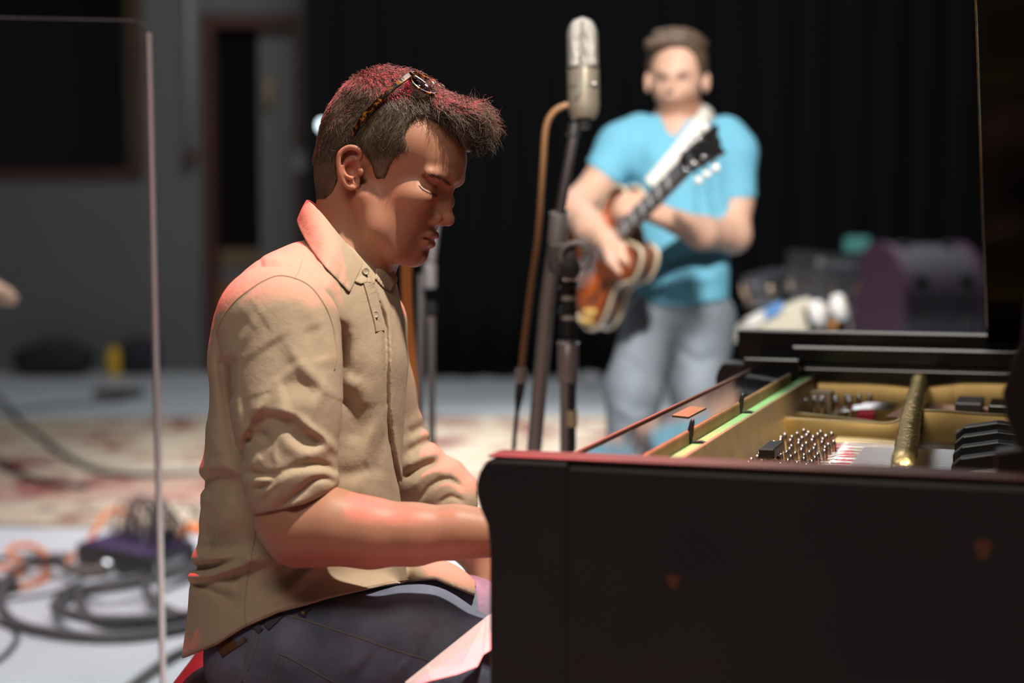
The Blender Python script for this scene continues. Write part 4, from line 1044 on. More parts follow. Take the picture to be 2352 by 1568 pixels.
# armhole seam
arm_seam = [(498, 765), (512, 728), (540, 692), (575, 664), (605, 645), (640, 633), (680, 640), (715, 660), (745, 700), (763, 745), (771, 800), (768, 850)]
V2, Q2 = g.mesh(); V2 = relax(V2, Q2, 1, .5)
SV = FP.W(np.vstack([V1, V2])); SQ = np.vstack([Q1, Q2 + len(V1)])
shirt = sdf_obj('shirt', SV, SQ, M_shirt, person); shirtP = Proj(SV, SQ)
shirt['label'] = 'khaki button-up shirt with rolled sleeves'
def on(Pj, pts, n=6, off=0.0003): return np.array([Pj(p[0], p[1], off)[0] for p in spline(np.array(pts, float), n)])
def seam(pts, mt, parent, Pj, r=.0006, off=.0002, name='seam', n=8): return MB().tube(on(Pj, pts, n, off), r, 5).build(name, mt, parent, smooth=True)
seam(arm_seam, M_stitch, shirt, shirtP, .0011, .0002, n=12)
seam([(596, 588), (600, 620), (597, 648)], M_stitch, shirt, shirtP, .0005); seam([(694, 598), (688, 618), (676, 641)], M_stitch, shirt, shirtP, .0005)
seam([(590, 1180), (586, 1230), (575, 1290), (566, 1350), (562, 1400), (566, 1435)], M_stitch, shirt, shirtP, .0009)
seam([(424, 1506), (500, 1473), (560, 1436), (640, 1401), (700, 1385), (760, 1367), (880, 1340), (940, 1330)], M_stitch, shirt, shirtP, .0005)
# collar: near leaf, far leaf, stand tab
def leaf(name, top, bot, mt, thick=.0028, rows=8, bulge=.005):
    T_ = spline(np.array([L(*p) for p in top]), 6); B_ = spline(np.array([L(*p) for p in bot]), 6)
    n = max(len(T_), len(B_)); rs = lambda P: np.array([[np.interp(i / (n - 1) * (len(P) - 1), range(len(P)), P[:, d]) for d in range(3)] for i in range(n)])
    T_, B_ = rs(T_), rs(B_); V = []
    for j in range(rows):
        t = j / (rows - 1); q = T_ * (1 - t) + B_ * t
        q[:, 2] += bulge * math.sin(math.pi * min(t * 1.15, 1)) + (0.0011 * np.sin(np.arange(n) * 1.9) * t ** 3)
        V += list(q)
    V = FP.W(np.array(V)); o = build(name, V, grid_faces(n, rows), mt, shirt)
    s_ = o.modifiers.new('cloth', 'SOLIDIFY'); s_.thickness = thick; s_.offset = 0
    b_ = o.modifiers.new('soft', 'SUBSURF'); b_.levels = 1; b_.render_levels = 1
    return o
M_collar = M_shirt
def W2L(P): q = np.asarray(P) - FP.o; return np.array([q @ RGT, q @ UPV, -(q @ FWD)])
def lay(pts, off, tmin=-9.0):
    """lift photo points clear of the shirt surface"""
    out = []
    for p in pts:
        if len(p) == 3 and p[2] < tmin: out.append(p); continue
        t = W2L(shirtP(p[0], p[1], off)[0])[2]; out.append((p[0], p[1], max(p[2], t) if len(p) == 3 else t))
    return out
leaf('collar', [(735, 478, -.030), (716, 462, -.012), (706, 459, .012), (716, 466, .034), (742, 492, .058), (775, 533, .073), (808, 572, .072), (838, 602, .058)],
               [(712, 520, -.060), (694, 508, -.028), (683, 506, .012)] + lay([(690, 530, .050), (714, 572, .088), (747, 614, .105), (778, 647, .110), (803, 673, .108)], .010), M_collar)
leaf('collar', [(735, 478, -.030), (760, 500, -.050), (800, 560, -.05), (848, 592, -.025), (868, 596, .010)], [(712, 520, -.060), (770, 560, -.085), (850, 610, -.085), (897, 668, -.03), (915, 640, -.015)], M_collar, bulge=.002)
leaf('collar', [(866, 603, .026), (880, 597, .015), (892, 606, .005), (914, 638, -.004)], lay([(862, 640, .035), (872, 652, .03), (882, 662, .02), (896, 670, .010)], .008), M_collar, bulge=.004)
leaf('collar_stand', [(800, 588, .070), (826, 604, .062), (842, 604, .054), (864, 622, .040)], lay([(806, 640, .082), (826, 652, .078), (842, 650, .070), (860, 652, .052)], .006), M_collar, bulge=.002)
pk = [(843, 646), (852, 676), (860, 706), (868, 736), (872, 760)]
M_btn = mat('horn_button', (0.42, 0.35, 0.24, 1), 0.3)
for px, py, on_leaf in ((840, 623, 1), (862, 722, 0)):
    t = .079 if on_leaf else W2L(shirtP(px, py, .0022)[0])[2]
    if on_leaf: t = max(t, W2L(shirtP(px, py, .0045)[0])[2])
    c = FP.W(L(px, py, t)); ax = FP.dirW(np.array([.40, .15, .90]))
    m = MB().lathe(c, ax, [(-.001, .0052), (.0018, .0052), (.0024, .0046), (.0016, .0036), (.0014, .001)], 16); m.build('button', M_btn, shirt, smooth=True)

# ---- jeans
jf = Fld(axis_grid([(L(440, 0)[0], .19, .0035)]), axis_grid([(-1.16, -.62, .012), (-.62, L(0, 1290)[1], .0035)]), axis_grid([(-.26, .26, .0035)]))
jf.ell(L(640, 1490, 0), (.105, .105, .140), .02)
jf.chain([L(640, 1512, .085), L(800, 1508, .108), L(960, 1502, .120), L(1090, 1562, .130), L(1230, 1660, .14)], [.102, .093, .0895, .082, .07], .02)
jf.chain([L(660, 1480, -.085), L(900, 1440, -.10), L(1060, 1460, -.11), L(1250, 1560, -.13)], [.105, .09, .082, .07], .04)
def shin(kn, dx):
    w0 = FP.W(kn); w1 = w0 + np.array([dx, .0, -w0[2] + .11]); q = w1 - FP.o; e = np.array([q @ RGT, q @ UPV, -(q @ FWD)]); jf.cone(kn, e, .066, .052, .02); return w1
ANK = [shin(L(1230, 1660, .14), -.05), shin(L(1250, 1560, -.13), -.03)]
for P, w_, a in (([(800, 1410), (780, 1450), (760, 1480)], .008, .004), ([(900, 1470), (860, 1510), (830, 1550)], .009, .005), ([(960, 1480), (925, 1520), (900, 1560)], .009, -.005), ([(1010, 1430), (990, 1470), (960, 1500)], .010, .005),
                 ([(1060, 1450), (1030, 1490), (1010, 1530)], .010, -.004), ([(850, 1500), (800, 1540)], .008, -.004), ([(570, 1460), (560, 1500), (560, 1540)], .006, .004)):
    stroke(jf, FP, P, w_, a, .05, .26)
jV, jQ = jf.mesh(); jV = relax(jV, jQ, 1, .5); JW = FP.W(jV)
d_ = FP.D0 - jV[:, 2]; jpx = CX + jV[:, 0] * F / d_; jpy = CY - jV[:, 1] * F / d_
fade_lit = np.exp(-(((jpx - 1040) / 120) ** 2 + ((jpy - 1470) / 60) ** 2)) * .9 + np.exp(-(((jpx - 670) / 60) ** 2 + ((jpy - 1440) / 40) ** 2)) * .5 + np.where(jV[:, 2] < 0, .9, 0)  # worn spots on the near leg; far leg's lit tone put into the tint
jt = np.stack([.70 + .30 * fade_lit * .9, .72 + .28 * fade_lit, .78 + .22 * fade_lit], 1)
jeans = sdf_obj('jeans', JW, jQ, M_denim, person, tint=np.clip(jt * 1.0, 0, 1.2)); jeansP = Proj(JW, jQ)
seam([(655, 1412), (700, 1424), (760, 1443), (830, 1466), (900, 1490), (985, 1517), (1040, 1545)], M_dstitch, jeans, jeansP, .0013, name='side_seam')
seam([(590, 1440), (580, 1470), (568, 1500), (558, 1530), (556, 1566)], M_dstitch, jeans, jeansP, .0010, name='yoke_seam'); seam([(600, 1440), (592, 1470), (580, 1505), (570, 1540)], M_dstitch, jeans, jeansP, .0010, name='yoke_seam')
seam([(640, 1500), (670, 1513), (715, 1538), (770, 1568)], M_dstitch, jeans, jeansP, .0011, name='pocket_seam'); seam([(640, 1502), (632, 1525), (622, 1550), (618, 1572)], M_dstitch, jeans, jeansP, .0009, name='pocket_seam'); seam([(652, 1508), (646, 1530), (640, 1570)], M_dstitch, jeans, jeansP, .0007, name='pocket_seam')
M_denim2 = mat('dark_denim_band', (0.05, 0.052, 0.075, 1), 0.85, noise=(60, .6, (.03, .03, .045, 1)))
def strip(name, pts, wd, mt, Pj, parent, th=.003):
    P = spline(np.array(pts, float), 5); V = []; tg = np.gradient(P, axis=0); tg /= np.linalg.norm(tg, axis=1)[:, None]
    for p, t in zip(P, tg):
        nrm = np.array([-t[1], t[0]])
        for s_, off in ((-1, .0002), (-1, th), (1, th), (1, .0002)): V.append(Pj(*(p + nrm * wd / 2 * s_), off)[0])
    Fc = []; n = len(P)
    for i in range(n - 1):
        for j in range(4): Fc.append((i * 4 + j, i * 4 + (j + 1) % 4, (i + 1) * 4 + (j + 1) % 4, (i + 1) * 4 + j))
    Fc += [(0, 1, 2, 3), tuple(range(n * 4 - 4, n * 4))]
    o = build(name, V, Fc, mt, parent, smooth=False); fix_normals(o); return o
strip('placket', pk, 21, M_shirt, shirtP, shirt, .0022)
strip('belt_loop', [(578, 1430), (590, 1440), (600, 1450)], 15, M_denim2, jeansP, jeans)
strip('fly_tab', [(648, 1408), (632, 1424), (612, 1442)], 16, M_denim2, jeansP, jeans)
strip('pocket_edge', [(712, 1392), (700, 1402), (694, 1416)], 17, M_denim2, jeansP, jeans)
q, n_ = jeansP(698, 1411, .003)
MB().lathe(q, n_, [(0, .0028), (.002, .0026), (.0026, .001)], 10).build('rivet', M_gold, jeans, smooth=True)
strip('leather_patch', [(500, 1490), (530, 1470), (556, 1452)], 44, mat('brown_leather_patch', (0.10, 0.042, 0.016, 1), .6), jeansP, jeans, .002)
for w1 in ANK:
    c = np.array([w1[0] + .06, w1[1], .05]); g = Fld(*[axis_grid([(cc - h, cc + h, .008)]) for cc, h in zip(c, (.19, .08, .09))])
    g.ell(c + np.array([.03, 0, -.012]), (.135, .045, .040), .02); g.ell(c + np.array([-.06, 0, .025]), (.055, .042, .05), .03); V_, Q_ = g.mesh(); V_[:, 2] = np.maximum(V_[:, 2], .004)
    sdf_obj('shoe', V_, Q_, mat('dark_shoe', (.03, .022, .018, 1), .5), person)
# ---- glasses pushed up on the hair
ga_, gb_ = H(930, 173, .0635), H(812, 292, .080)
gl_c = np.array([ga_[0], ga_[1], 0.0]) + np.array([.003, .004, 0])
glasses = empty('eyeglasses', FP.W(H2L(gl_c))); tag(glasses, 'tortoiseshell eyeglasses resting on top of the pianist’s hair'.replace('’', "'"), 'glasses')
def tort():
    m = bpy.data.materials.new('tortoiseshell'); m.use_nodes = True; nt = m.node_tree; b = nt.nodes['Principled BSDF']; K_ = nt.links.new
    tc = nt.nodes.new('ShaderNodeTexCoord'); n = nt.nodes.new('ShaderNodeTexNoise'); n.inputs['Scale'].default_value = 170; n.inputs['Detail'].default_value = 2
    K_(tc.outputs['Object'], n.inputs['Vector']); r = nt.nodes.new('ShaderNodeValToRGB'); e = r.color_ramp.elements
    e[0].position = .50; e[0].color = (.012, .004, .002, 1); e[1].position = .66; e[1].color = (.40, .13, .012, 1); K_(n.outputs['Fac'], r.inputs[0]); K_(r.outputs[0], b.inputs['Base Color'])
    b.inputs['Roughness'].default_value = .12; b.inputs['Coat Weight'].default_value = .5
    return m
M_tort = tort(); M_lens = glass_mat('clear_lens', (1, 1, 1, 1), 0.0, 1.3)
gn = (ga_ - gb_) * np.array([1, 1, 0]); gn = gn / np.linalg.norm(gn); gd = np.array([gn[1], -gn[0], 0]); gz_ = np.array([0, 0, 1.0])   # lens-down, front normal, lateral (head frame)
def G(a, b, c): return FP.W(H2L(gl_c + gd * a + gn * b + gz_ * c))   # a down, b out, c lateral
for sg_ in (1, -1):
    ring = []
    for t in np.linspace(0, 2 * math.pi, 40, endpoint=False):
        cx_, sx_ = math.cos(t), math.sin(t); rx, ry = .0255, .0205
        ex = np.sign(cx_) * abs(cx_) ** .75 * rx; ey = np.sign(sx_) * abs(sx_) ** .75 * ry
        c = (.036 + ex) * sg_; a = .021 - ey * (1 + .12 * (ex > 0)); ring.append(G(a, .004 - 9.0 * (abs(c) - .03) ** 2 * np.sign(abs(c) - .03), c))
    ring = np.array(ring); m = MB(); V_, F_ = tube_mesh(np.vstack([ring, ring[:2]]), .0020, 8, False); m.add(V_, F_); m.build('rim', M_tort, glasses, smooth=True)
    c0 = ring.mean(0); nrm = FP.dirW(np.array([gn[0] * cT, gn[1], gn[0] * sT])); 
    V_ = []; 
    for s2 in (.0008, -.0008):
        V_ += list(ring + nrm * s2) + [c0 + nrm * (s2 + .0015)]
    n = 40; Fc = [(i, (i + 1) % n, n) for i in range(n)] + [(n + 1 + (i + 1) % n, n + 1 + i, 2 * n + 1) for i in range(n)] + [(i, n + 1 + i, n + 1 + (i + 1) % n, (i + 1) % n) for i in range(n)]
    o = build('lens', V_, Fc, M_lens, glasses); fix_normals(o)
    # temple arm back towards the ear
    P = spline([G(.006, .002, .0635 * sg_), G(.004, -.02, .071 * sg_), G(.003, -.06, .0815 * sg_), G(.004, -.095, .0825 * sg_), G(.010, -.120, .076 * sg_), G(.020, -.135, .068 * sg_)], 6)
    V_ = []; Fc = []; tg = np.gradient(P, axis=0); lat = FP.dirW(np.array([-sT, 0, cT])); up_ = None
    for i, (p, t) in enumerate(zip(P, tg)):
        t = t / np.linalg.norm(t); u = np.cross(t, lat); u /= np.linalg.norm(u); w2 = .0042 - .0014 * i / len(P)
        for a_, b_ in ((-1, -1), (-1, 1), (1, 1), (1, -1)): V_.append(p + u * w2 * a_ + lat * .0016 * b_)
    n = len(P)
    for i in range(n - 1):
        for j in range(4): Fc.append((i * 4 + j, i * 4 + (j + 1) % 4, (i + 1) * 4 + (j + 1) % 4, (i + 1) * 4 + j))
    Fc += [(0, 1, 2, 3), tuple(range(n * 4 - 4, n * 4))]
    o = build('temple', V_, Fc, M_tort, glasses, smooth=False); fix_normals(o); bv = o.modifiers.new('b', 'BEVEL'); bv.width = .0008; bv.segments = 2
    MB().box(G(.006, .003, .0625 * sg_), FP.dirW(np.array([gd[0] * cT, gd[1], gd[0] * sT])) * .0035, nrm * .003, lat * .0025).build('hinge', M_tort, glasses, bevel=.001)
MB().tube(spline([G(.013, .0045, -.0115), G(.011, .006, 0), G(.013, .0045, .0115)], 5), .0019, 8).build('bridge', M_tort, glasses, smooth=True)
# ---- piano bench with a padded red seat
bx0 = L(386, 0)[0]; q0 = FP.W(L(386, 1500, 0)); seat_z = 0.583
bc = FP.W(L(640, 1500, 0)); bench = empty('piano_bench', (bc[0], bc[1], 0)); tag(bench, 'piano bench with a dark red padded seat under the seated man', 'bench')
bw = (FP.W(L(900, 0))[0] - FP.W(L(384, 0))[0]) / 2; bxm = (FP.W(L(900, 0))[0] + FP.W(L(384, 0))[0]) / 2; by = bc[1]
V_ = []; Fc = []; nu, nv_ = 32, 10
def sup(t, a, b, e=.35): c, s_ = math.cos(t), math.sin(t); return a * np.sign(c) * abs(c) ** e, b * np.sign(s_) * abs(s_) ** e
for j in range(nv_):
    v = -math.pi / 2 + math.pi * j / (nv_ - 1); rr = abs(math.cos(v)) ** .45; z = seat_z - .035 + .035 * math.copysign(abs(math.sin(v)) ** .6, math.sin(v))
    for i in range(nu):
        x_, y_ = sup(2 * math.pi * i / nu, bw * (.85 + .15 * rr), .36 * (.88 + .12 * rr)); V_.append((bxm + x_ * max(rr, .02), by + y_ * max(rr, .02), z))
o = build('cushion', V_, grid_faces(nu, nv_, True), mat('dark_red_vinyl', (0.16, 0.008, 0.018, 1), .35, noise=(8, .5, (.10, .005, .012, 1))), bench)
MB().bbox((bxm - bw * .92, by - .31, seat_z - .135), (bxm + bw * .92, by + .31, seat_z - .071)).build('apron', M_black, bench, bevel=.004)
for sx_ in (-1, 1):
    for sy_ in (-1, 1):
        c = np.array([bxm + sx_ * bw * .82, by + sy_ * .26, 0]); MB().lathe(c, Z3, [(0, .018), (.02, .022), (.2, .026), (.42, .034), (seat_z - .136, .036)], 14).build('leg', M_black, bench, smooth=True)
# ------------------------------------------------------------------ the guitarist
FG = Frame(4.58); LG = FG.L
gb = FG.W(LG(1555, 1534, 0)); guitarist = empty('person', (gb[0], gb[1], 0))
tag(guitarist, 'bearded man in a bright blue shirt and faded jeans standing with a guitar', 'person')
M_skin2 = mat('skin_fair', (0.62, 0.38, 0.28, 1), 0.5, spec=0.3, sss=0.1, attr='tint')
def pick(P, st=.005):
    lo, hi = np.array(P[0]), np.array(P[1]); return Fld(*[axis_grid([(lo[i], hi[i], st)]) for i in range(3)])
f = pick(((LG(1270, 0)[0], -.85, -.16), (LG(1760, 0)[0], LG(0, 50)[1], .46)), .0052)
f.ell(LG(1556, 150, -.01), (.074, .088, .092), .02)
f.ell(LG(1551, 195, .025), (.064, .080, .066), .03)
f.ell(LG(1546, 240, .045), (.030, .022, .030), .025)
f.cone(LG(1541, 183, .090), LG(1539, 203, .106), .008, .012, .012)
f.ell(LG(1541, 222, .082), (.024, .010, .012), .012)
f.cone(LG(1518, 168, .076), LG(1575, 168, .074), .010, .010, .014)
for px in (1521, 1568): f.ell(LG(px, 180, .098), (.017, .010, .014), .012, 's')
f.ell(LG(1487, 190, -.01), (.008, .030, .018), .008); f.ell(LG(1621, 188, -.01), (.013, .031, .020), .008)
f.cone(LG(1562, 230, -.012), LG(1564, 310, -.02), .054, .060, .02)
f.cone(LG(1558, 275, .0), LG(1552, 345, .035), .054, .058, .02); f.cone(LG(1564, 320, -.02), LG(1565, 700, -.01), .10, .10, .03)
f.chain([LG(1564, 320, -.02), LG(1440, 325, 0), LG(1388, 405, .05), LG(1322, 478, .10), LG(1356, 520, .20), LG(1388, 545, .27)], [.06, .05, .046, .044, .041, .030], .025)
f.chain([LG(1564, 320, -.02), LG(1680, 345, 0), LG(1690, 460, .02), LG(1684, 540, .06), LG(1612, 535, .18), LG(1530, 500, .31)], [.06, .048, .046, .046, .042, .030], .025)
def hand2(w, d, up, side, curl, sp=.0195):
    w = np.array(w); d = np.array(d, float); d /= np.linalg.norm(d); up = np.array(up, float); up -= d * (up @ d); up /= np.linalg.norm(up); sd = np.cross(d, up) * side
    f.cone(w, w + d * .05, .027, .030, .01)
    for i in range(4): f.cone(w + d * .02 + sd * (.02 - .013 * i), w + d * .09 + sd * (.029 - sp * i), .015, .012, .01)
    for i, ln in enumerate((.070, .078, .072, .058)):
        P = [w + d * .088 + sd * (.029 - sp * i)]; a = .1
        for fr_ in (.45, .3, .25): a += curl; P.append(P[-1] + (d * math.cos(a) - up * math.sin(a)) * ln * fr_)
        f.chain(P, [.0105, .0095, .0088, .0075], .003)
    f.chain([w + d * .02 + sd * .024, w + d * .055 + sd * .05 - up * .008, w + d * .09 + sd * .058 - up * .018], [.014, .012, .009], .006)
hand2(LG(1390, 546, .275), (.55, -.35, .25), (.2, .5, .8), 1, .42)
hand2(LG(1525, 498, .32), (-.85, .35, .30), (.2, .6, .75), 1, .60)
f.chain([LG(1565, 700), LG(1500, 760), LG(1450, 1000)], .05, .02)
V, Q = f.mesh(); V = relax(V, Q, 2, .5)
d_ = FG.D0 - V[:, 2]; ppx = CX + V[:, 0] * F / d_; ppy = CY - V[:, 1] * F / d_
tint = np.ones((len(V), 3))
bd = np.clip((ppy - 205) / 25, 0, 1) * np.clip((275 - ppy) / 15, 0, 1) * np.clip((V[:, 2] + .02) / .03, 0, 1); lipm = np.exp(-(((ppx - 1541) / 20) ** 2 + ((ppy - 224) / 6) ** 2))
tint = tint * (1 - (bd * (1 - lipm) * .78)[:, None] * np.array([.62, .72, .78])); eye = sum(np.exp(-(((ppx - x) / 15) ** 2 + ((ppy - 178) / 9) ** 2)) for x in (1522, 1567)) * (V[:, 2] > 0)
brow = sum(np.exp(-(((ppx - x) / 17) ** 2 + ((ppy - 166) / 4) ** 2)) for x in (1520, 1572)) * (V[:, 2] > 0)
tint *= (1 - .85 * np.clip(eye, 0, 1))[:, None]; tint *= (1 - .6 * np.clip(brow, 0, 1))[:, None]  # eyes and their shaded sockets darkened in the tint; brows are hair colour
sdf_obj('body', FG.W(V), Q, M_skin2, guitarist, tint=np.clip(tint, .05, 1))
# hair
f = pick((LG(1465, 230, -.15), LG(1645, 50, .15)), .005)
f.ax[2] = np.arange(-.15, .14, .005, dtype=np.float32); f.F = np.full([len(a) for a in f.ax], .3, np.float32)
f.ell(LG(1555, 148, -.014), (.086, .100, .102), .02); f.ell(LG(1552, 98, .03), (.070, .042, .062), .02)
for i in range(60):
    a = rng.uniform(0, 6.28); q = LG(1553 + 66 * math.cos(a) * rng.uniform(.5, 1), 112 - 44 * abs(math.sin(a)) * rng.uniform(.6, 1), rng.uniform(-.06, .08)); f.ell(q, (.018, .015, .018), .008)
def cut2(x, y, z):
    d = FG.D0 - z; px = CX + x * F / d; py = CY - y * F / d
    ln = np.interp(px, [1470, 1486, 1496, 1510, 1540, 1575, 1595, 1606, 1630, 1650], [178, 176, 150, 118, 104, 108, 128, 172, 176, 176]); ln = np.where(z < -.01, 215, ln)
    return (py - ln) * (d / F) + 0 * x
f.put(cut2, (-1, -1, -1), (1, 1, 1), .006, 'i')
V, Q = f.mesh(); V = relax(V, Q, 1); sdf_obj('hair', FG.W(V), Q, mat('wavy_brown_hair', (0.115, 0.075, 0.048, 1), .6, noise=(40, .8, (.05, .032, .02, 1))), guitarist)
# blue short-sleeved shirt
M_blue = mat('bright_blue_cotton', (0.15, 0.43, 0.58, 1), .85, spec=.15, bump=(300, .2, .001))
TB = [(262, 1512, 1612, .052), (285, 1455, 1660, .078), (310, 1425, 1700, .095), (345, 1424, 1702, .110), (400, 1436, 1694, .118), (500, 1448, 1684, .120), (600, 1456, 1676, .122), (705, 1462, 1674, .124), (730, 1462, 1674, .124)]
def torso2(x, y, z):
    ty = np.array([LG(0, r[0])[1] for r in TB])[::-1]; A = np.array([LG(r[1], 0)[0] for r in TB])[::-1]; B = np.array([LG(r[2], 0)[0] for r in TB])[::-1]; Bz = np.array([r[3] for r in TB])[::-1]
    sm = lambda q: np.interp(y.ravel(), ty, q).reshape(y.shape); a, b, bz = sm(A), sm(B), sm(Bz); aa = (b - a) / 2; u = x - (a + b) / 2
    k0 = np.sqrt((u / aa) ** 2 + (z / bz) ** 2) + 1e-6; k1 = np.sqrt((u / aa ** 2) ** 2 + (z / bz ** 2) ** 2) + 1e-6
    return np.maximum(k0 * (k0 - 1) / k1, y - ty[-1])
f = pick(((LG(1335, 0)[0], LG(0, 725)[1], -.15), (LG(1745, 0)[0], LG(0, 245)[1], .18)), .005)
f.put(torso2, (-1, -1, -1), (1, 1, 1), .02)
f.chain([LG(1470, 310, 0), LG(1428, 340, .01), LG(1376, 422, .055)], [.060, .066, .060], .03)
f.chain([LG(1665, 315, 0), LG(1684, 350, .0), LG(1690, 480, .02)], [.060, .063, .058], .03)
f.cone(LG(1549, 242, .060), LG(1543, 318, .112), .050, .010, .008, 's'); f.cone(LG(1563, 225, -.01), LG(1563, 270, -.01), .062, .058, .006, 's')
for P, w_, a in (([(1450, 400), (1465, 440), (1470, 500)], .02, .012), ([(1600, 430), (1610, 480), (1600, 540)], .012, .010), ([(1630, 420), (1640, 470), (1650, 500)], .012, .010), ([(1500, 640), (1560, 600), (1620, 590), (1665, 600)], .018, .014), ([(1500, 690), (1560, 655), (1640, 640)], .012, -.010),
                 ([(1480, 660), (1540, 680), (1600, 690)], .012, .008), ([(1520, 610), (1600, 575), (1670, 570)], .02, .012), ([(1480, 330), (1510, 380), (1500, 430)], .03, -.010), ([(1570, 470), (1590, 520), (1590, 570)], .014, -.008)):
    stroke(f, FG, P, w_, a, .0, .18)
def cut3(x, y, z):
    d = FG.D0 - z; px = CX + x * F / d; py = CY - y * F / d; hem = np.interp(px, [1300, 1340, 1432, 1440, 1470, 1560, 1672, 1676, 1760], [360, 368, 432, 690, 694, 704, 690, 690, 690])
    hem = np.where((px > 1628) & (py < 560) & (x > LG(1628, 0, 0)[0]) & (px > 1676 - 60 * (py < 400)), np.where(px > 1676, 456, hem), hem)
    return (py - hem) * (d / F)
f.put(cut3, (-1, -1, -1), (1, 1, 1), .006, 'i')
V, Q = f.mesh(); V = relax(V, Q, 1); sdf_obj('shirt', FG.W(V), Q, M_blue, guitarist)
# jeans and shoes
f = pick(((LG(1370, 0)[0], LG(0, 1525)[1], -.14), (LG(1690, 0)[0], LG(0, 665)[1], .16)), .006)
f.ell(LG(1567, 715, 0), (.125, .085, .112), .02)
f.chain([LG(1508, 735, .0), LG(1455, 890, .04), LG(1448, 1060, .03), LG(1440, 1300, .0), LG(1438, 1500, -.02)], [.092, .076, .066, .060, .060], .03)
f.chain([LG(1618, 735, .0), LG(1605, 890, -.0), LG(1600, 1060, -.02), LG(1598, 1300, -.04), LG(1596, 1500, -.05)], [.090, .074, .064, .060, .060], .03)
for P, w_, a in (([(1430, 820), (1480, 860), (1500, 900)], .014, .008), ([(1410, 930), (1460, 960), (1500, 950)], .014, -.008), ([(1560, 800), (1600, 830), (1640, 820)], .014, .008), ([(1560, 950), (1610, 980), (1640, 970)], .014, -.006)): stroke(f, FG, P, w_, a, .0, .18)
V, Q = f.mesh(); V = relax(V, Q, 1); FGW = FG.W(V)
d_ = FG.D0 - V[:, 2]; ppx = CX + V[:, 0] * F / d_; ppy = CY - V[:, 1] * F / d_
wear_shade = .62 + .38 * np.exp(-(((ppx - 1605) / 42) ** 2 + ((ppy - 850) / 130) ** 2)) + .30 * np.exp(-(((ppx - 1450) / 40) ** 2 + ((ppy - 900) / 150) ** 2)) - .35 * np.exp(-(((ppx - 1545) / 26) ** 2 + ((ppy - 790) / 90) ** 2))  # faded thighs, plus the shade between the legs painted dark
sdf_obj('jeans', FGW, Q, mat('faded_denim', (0.30, 0.35, 0.40, 1), .85, spec=.1, noise=(18, .6, (.20, .245, .29, 1)), attr='tint'), guitarist, tint=np.stack([wear_shade] * 3, 1))
for px in (1425, 1600):
    g = Fld(*[axis_grid([(c - h, c + h, .007)]) for c, h in zip(FG.L(px, 1512, .04), (.10, .09, .19))]); c = LG(px, 1512, .04)
    g.ell(c + np.array([0, -.015, .02]), (.048, .045, .135), .02); g.ell(c + np.array([0, .02, -.06]), (.045, .05, .06), .03)
    V, Q = g.mesh(); W_ = FG.W(V); W_[:, 2] = np.maximum(W_[:, 2], .003); sdf_obj('shoe', W_, Q, mat('brown_shoe', (.06, .035, .02, 1), .5), guitarist)
# ---- guitar (its neck comes forward towards the viewer)
gN = np.array([.37, .38, .848]); gN /= np.linalg.norm(gN); gn_ = np.array([-.95, -.10, .30]); gn_ -= gN * (gn_ @ gN); gn_ /= np.linalg.norm(gn_); gw = np.cross(gN, gn_)
gc = LG(1394, 592, .165)
def gp(u, v, h=0.0): return FG.W(gc + (gN * u + gw * v + gn_ * h) * .86)
guitar = empty('electric_guitar', gp(-.2, .0, 0)); tag(guitar, "sunburst hollow-body guitar with cream binding held by the man in blue", 'guitar')
half = spline([(-.235, 0), (-.225, .09), (-.17, .165), (-.10, .188), (-.03, .170), (.035, .135), (.08, .128), (.13, .142), (.18, .150), (.235, .125), (.250, .095), (.225, .062), (.19, .035)], 4)
outl = [(u, v) for u, v in half] + [(u, -v) for u, v in half[::-1]][:-1]; OUT = np.array(outl); no = len(OUT)
def gvec(v): return FG.dirW(v)
M_side = mat('brown_guitar_side', (0.16, 0.07, 0.04, 1), .25, coat=.5)
V_ = [gp(u, v, -.028) for u, v in OUT] + [gp(u, v, .028) for u, v in OUT]
Fc = [(i, (i + 1) % no, no + (i + 1) % no, no + i) for i in range(no)]; o = build('side', V_, Fc, M_side, guitar); fix_normals(o)
def plate(name, h, arch, cols):
    V_ = []; C_ = []; rows = 7; cen = np.array([-.02, 0])
    for j in range(rows):
        t = j / (rows - 1)
        for p in OUT:
            q = cen + (p - cen) * (1 - t); V_.append(gp(q[0], q[1], h + arch * (1 - (1 - t) ** 2))); C_.append(cols(t))
    o = build(name, V_, grid_faces(no, rows, True), mat('sunburst_lacquer', (1, 1, 1, 1), .18, coat=.6, attr='tint'), guitar)
    a = o.data.color_attributes.new('tint', 'FLOAT_COLOR', 'POINT'); a.data.foreach_set('color', np.array([list(c) + [1] for c in C_], np.float32).ravel()); fix_normals(o); return o
burst = lambda t: tuple(np.array([.035, .008, .006]) * (1 - min(t * 2.2, 1)) + np.array([.62, .13, .02]) * min(t * 2.2, 1))
plate('top', .028, .012, burst); plate('back', -.028, -.012, lambda t: (.10, .02, .012))
M_bind = mat('cream_binding', (.62, .52, .36, 1), .35)
for h in (.027, -.027):
    V1_, F1_ = tube_mesh([gp(u, v, h) for u, v in list(OUT) + [OUT[0], OUT[1]]], .0055, 6, False); build('binding', V1_, F1_, M_bind, guitar)
def gbox(name, u0, u1, v0, v1, h0, h1, mt, bevel=.001, parent=None):
    return MB().box(gp((u0 + u1) / 2, (v0 + v1) / 2, (h0 + h1) / 2), gvec(gN) * (u1 - u0) * .43, gvec(gw) * (v1 - v0) * .43, gvec(gn_) * (h1 - h0) * .43).build(name, mt, parent or guitar, bevel=bevel)
gbox('neck', .17, .60, -.024, .024, .022, .040, M_side, .006); gbox('fingerboard', .14, .60, -.026, .026, .040, .047, mat('rosewood', (.035, .02, .014, 1), .5))
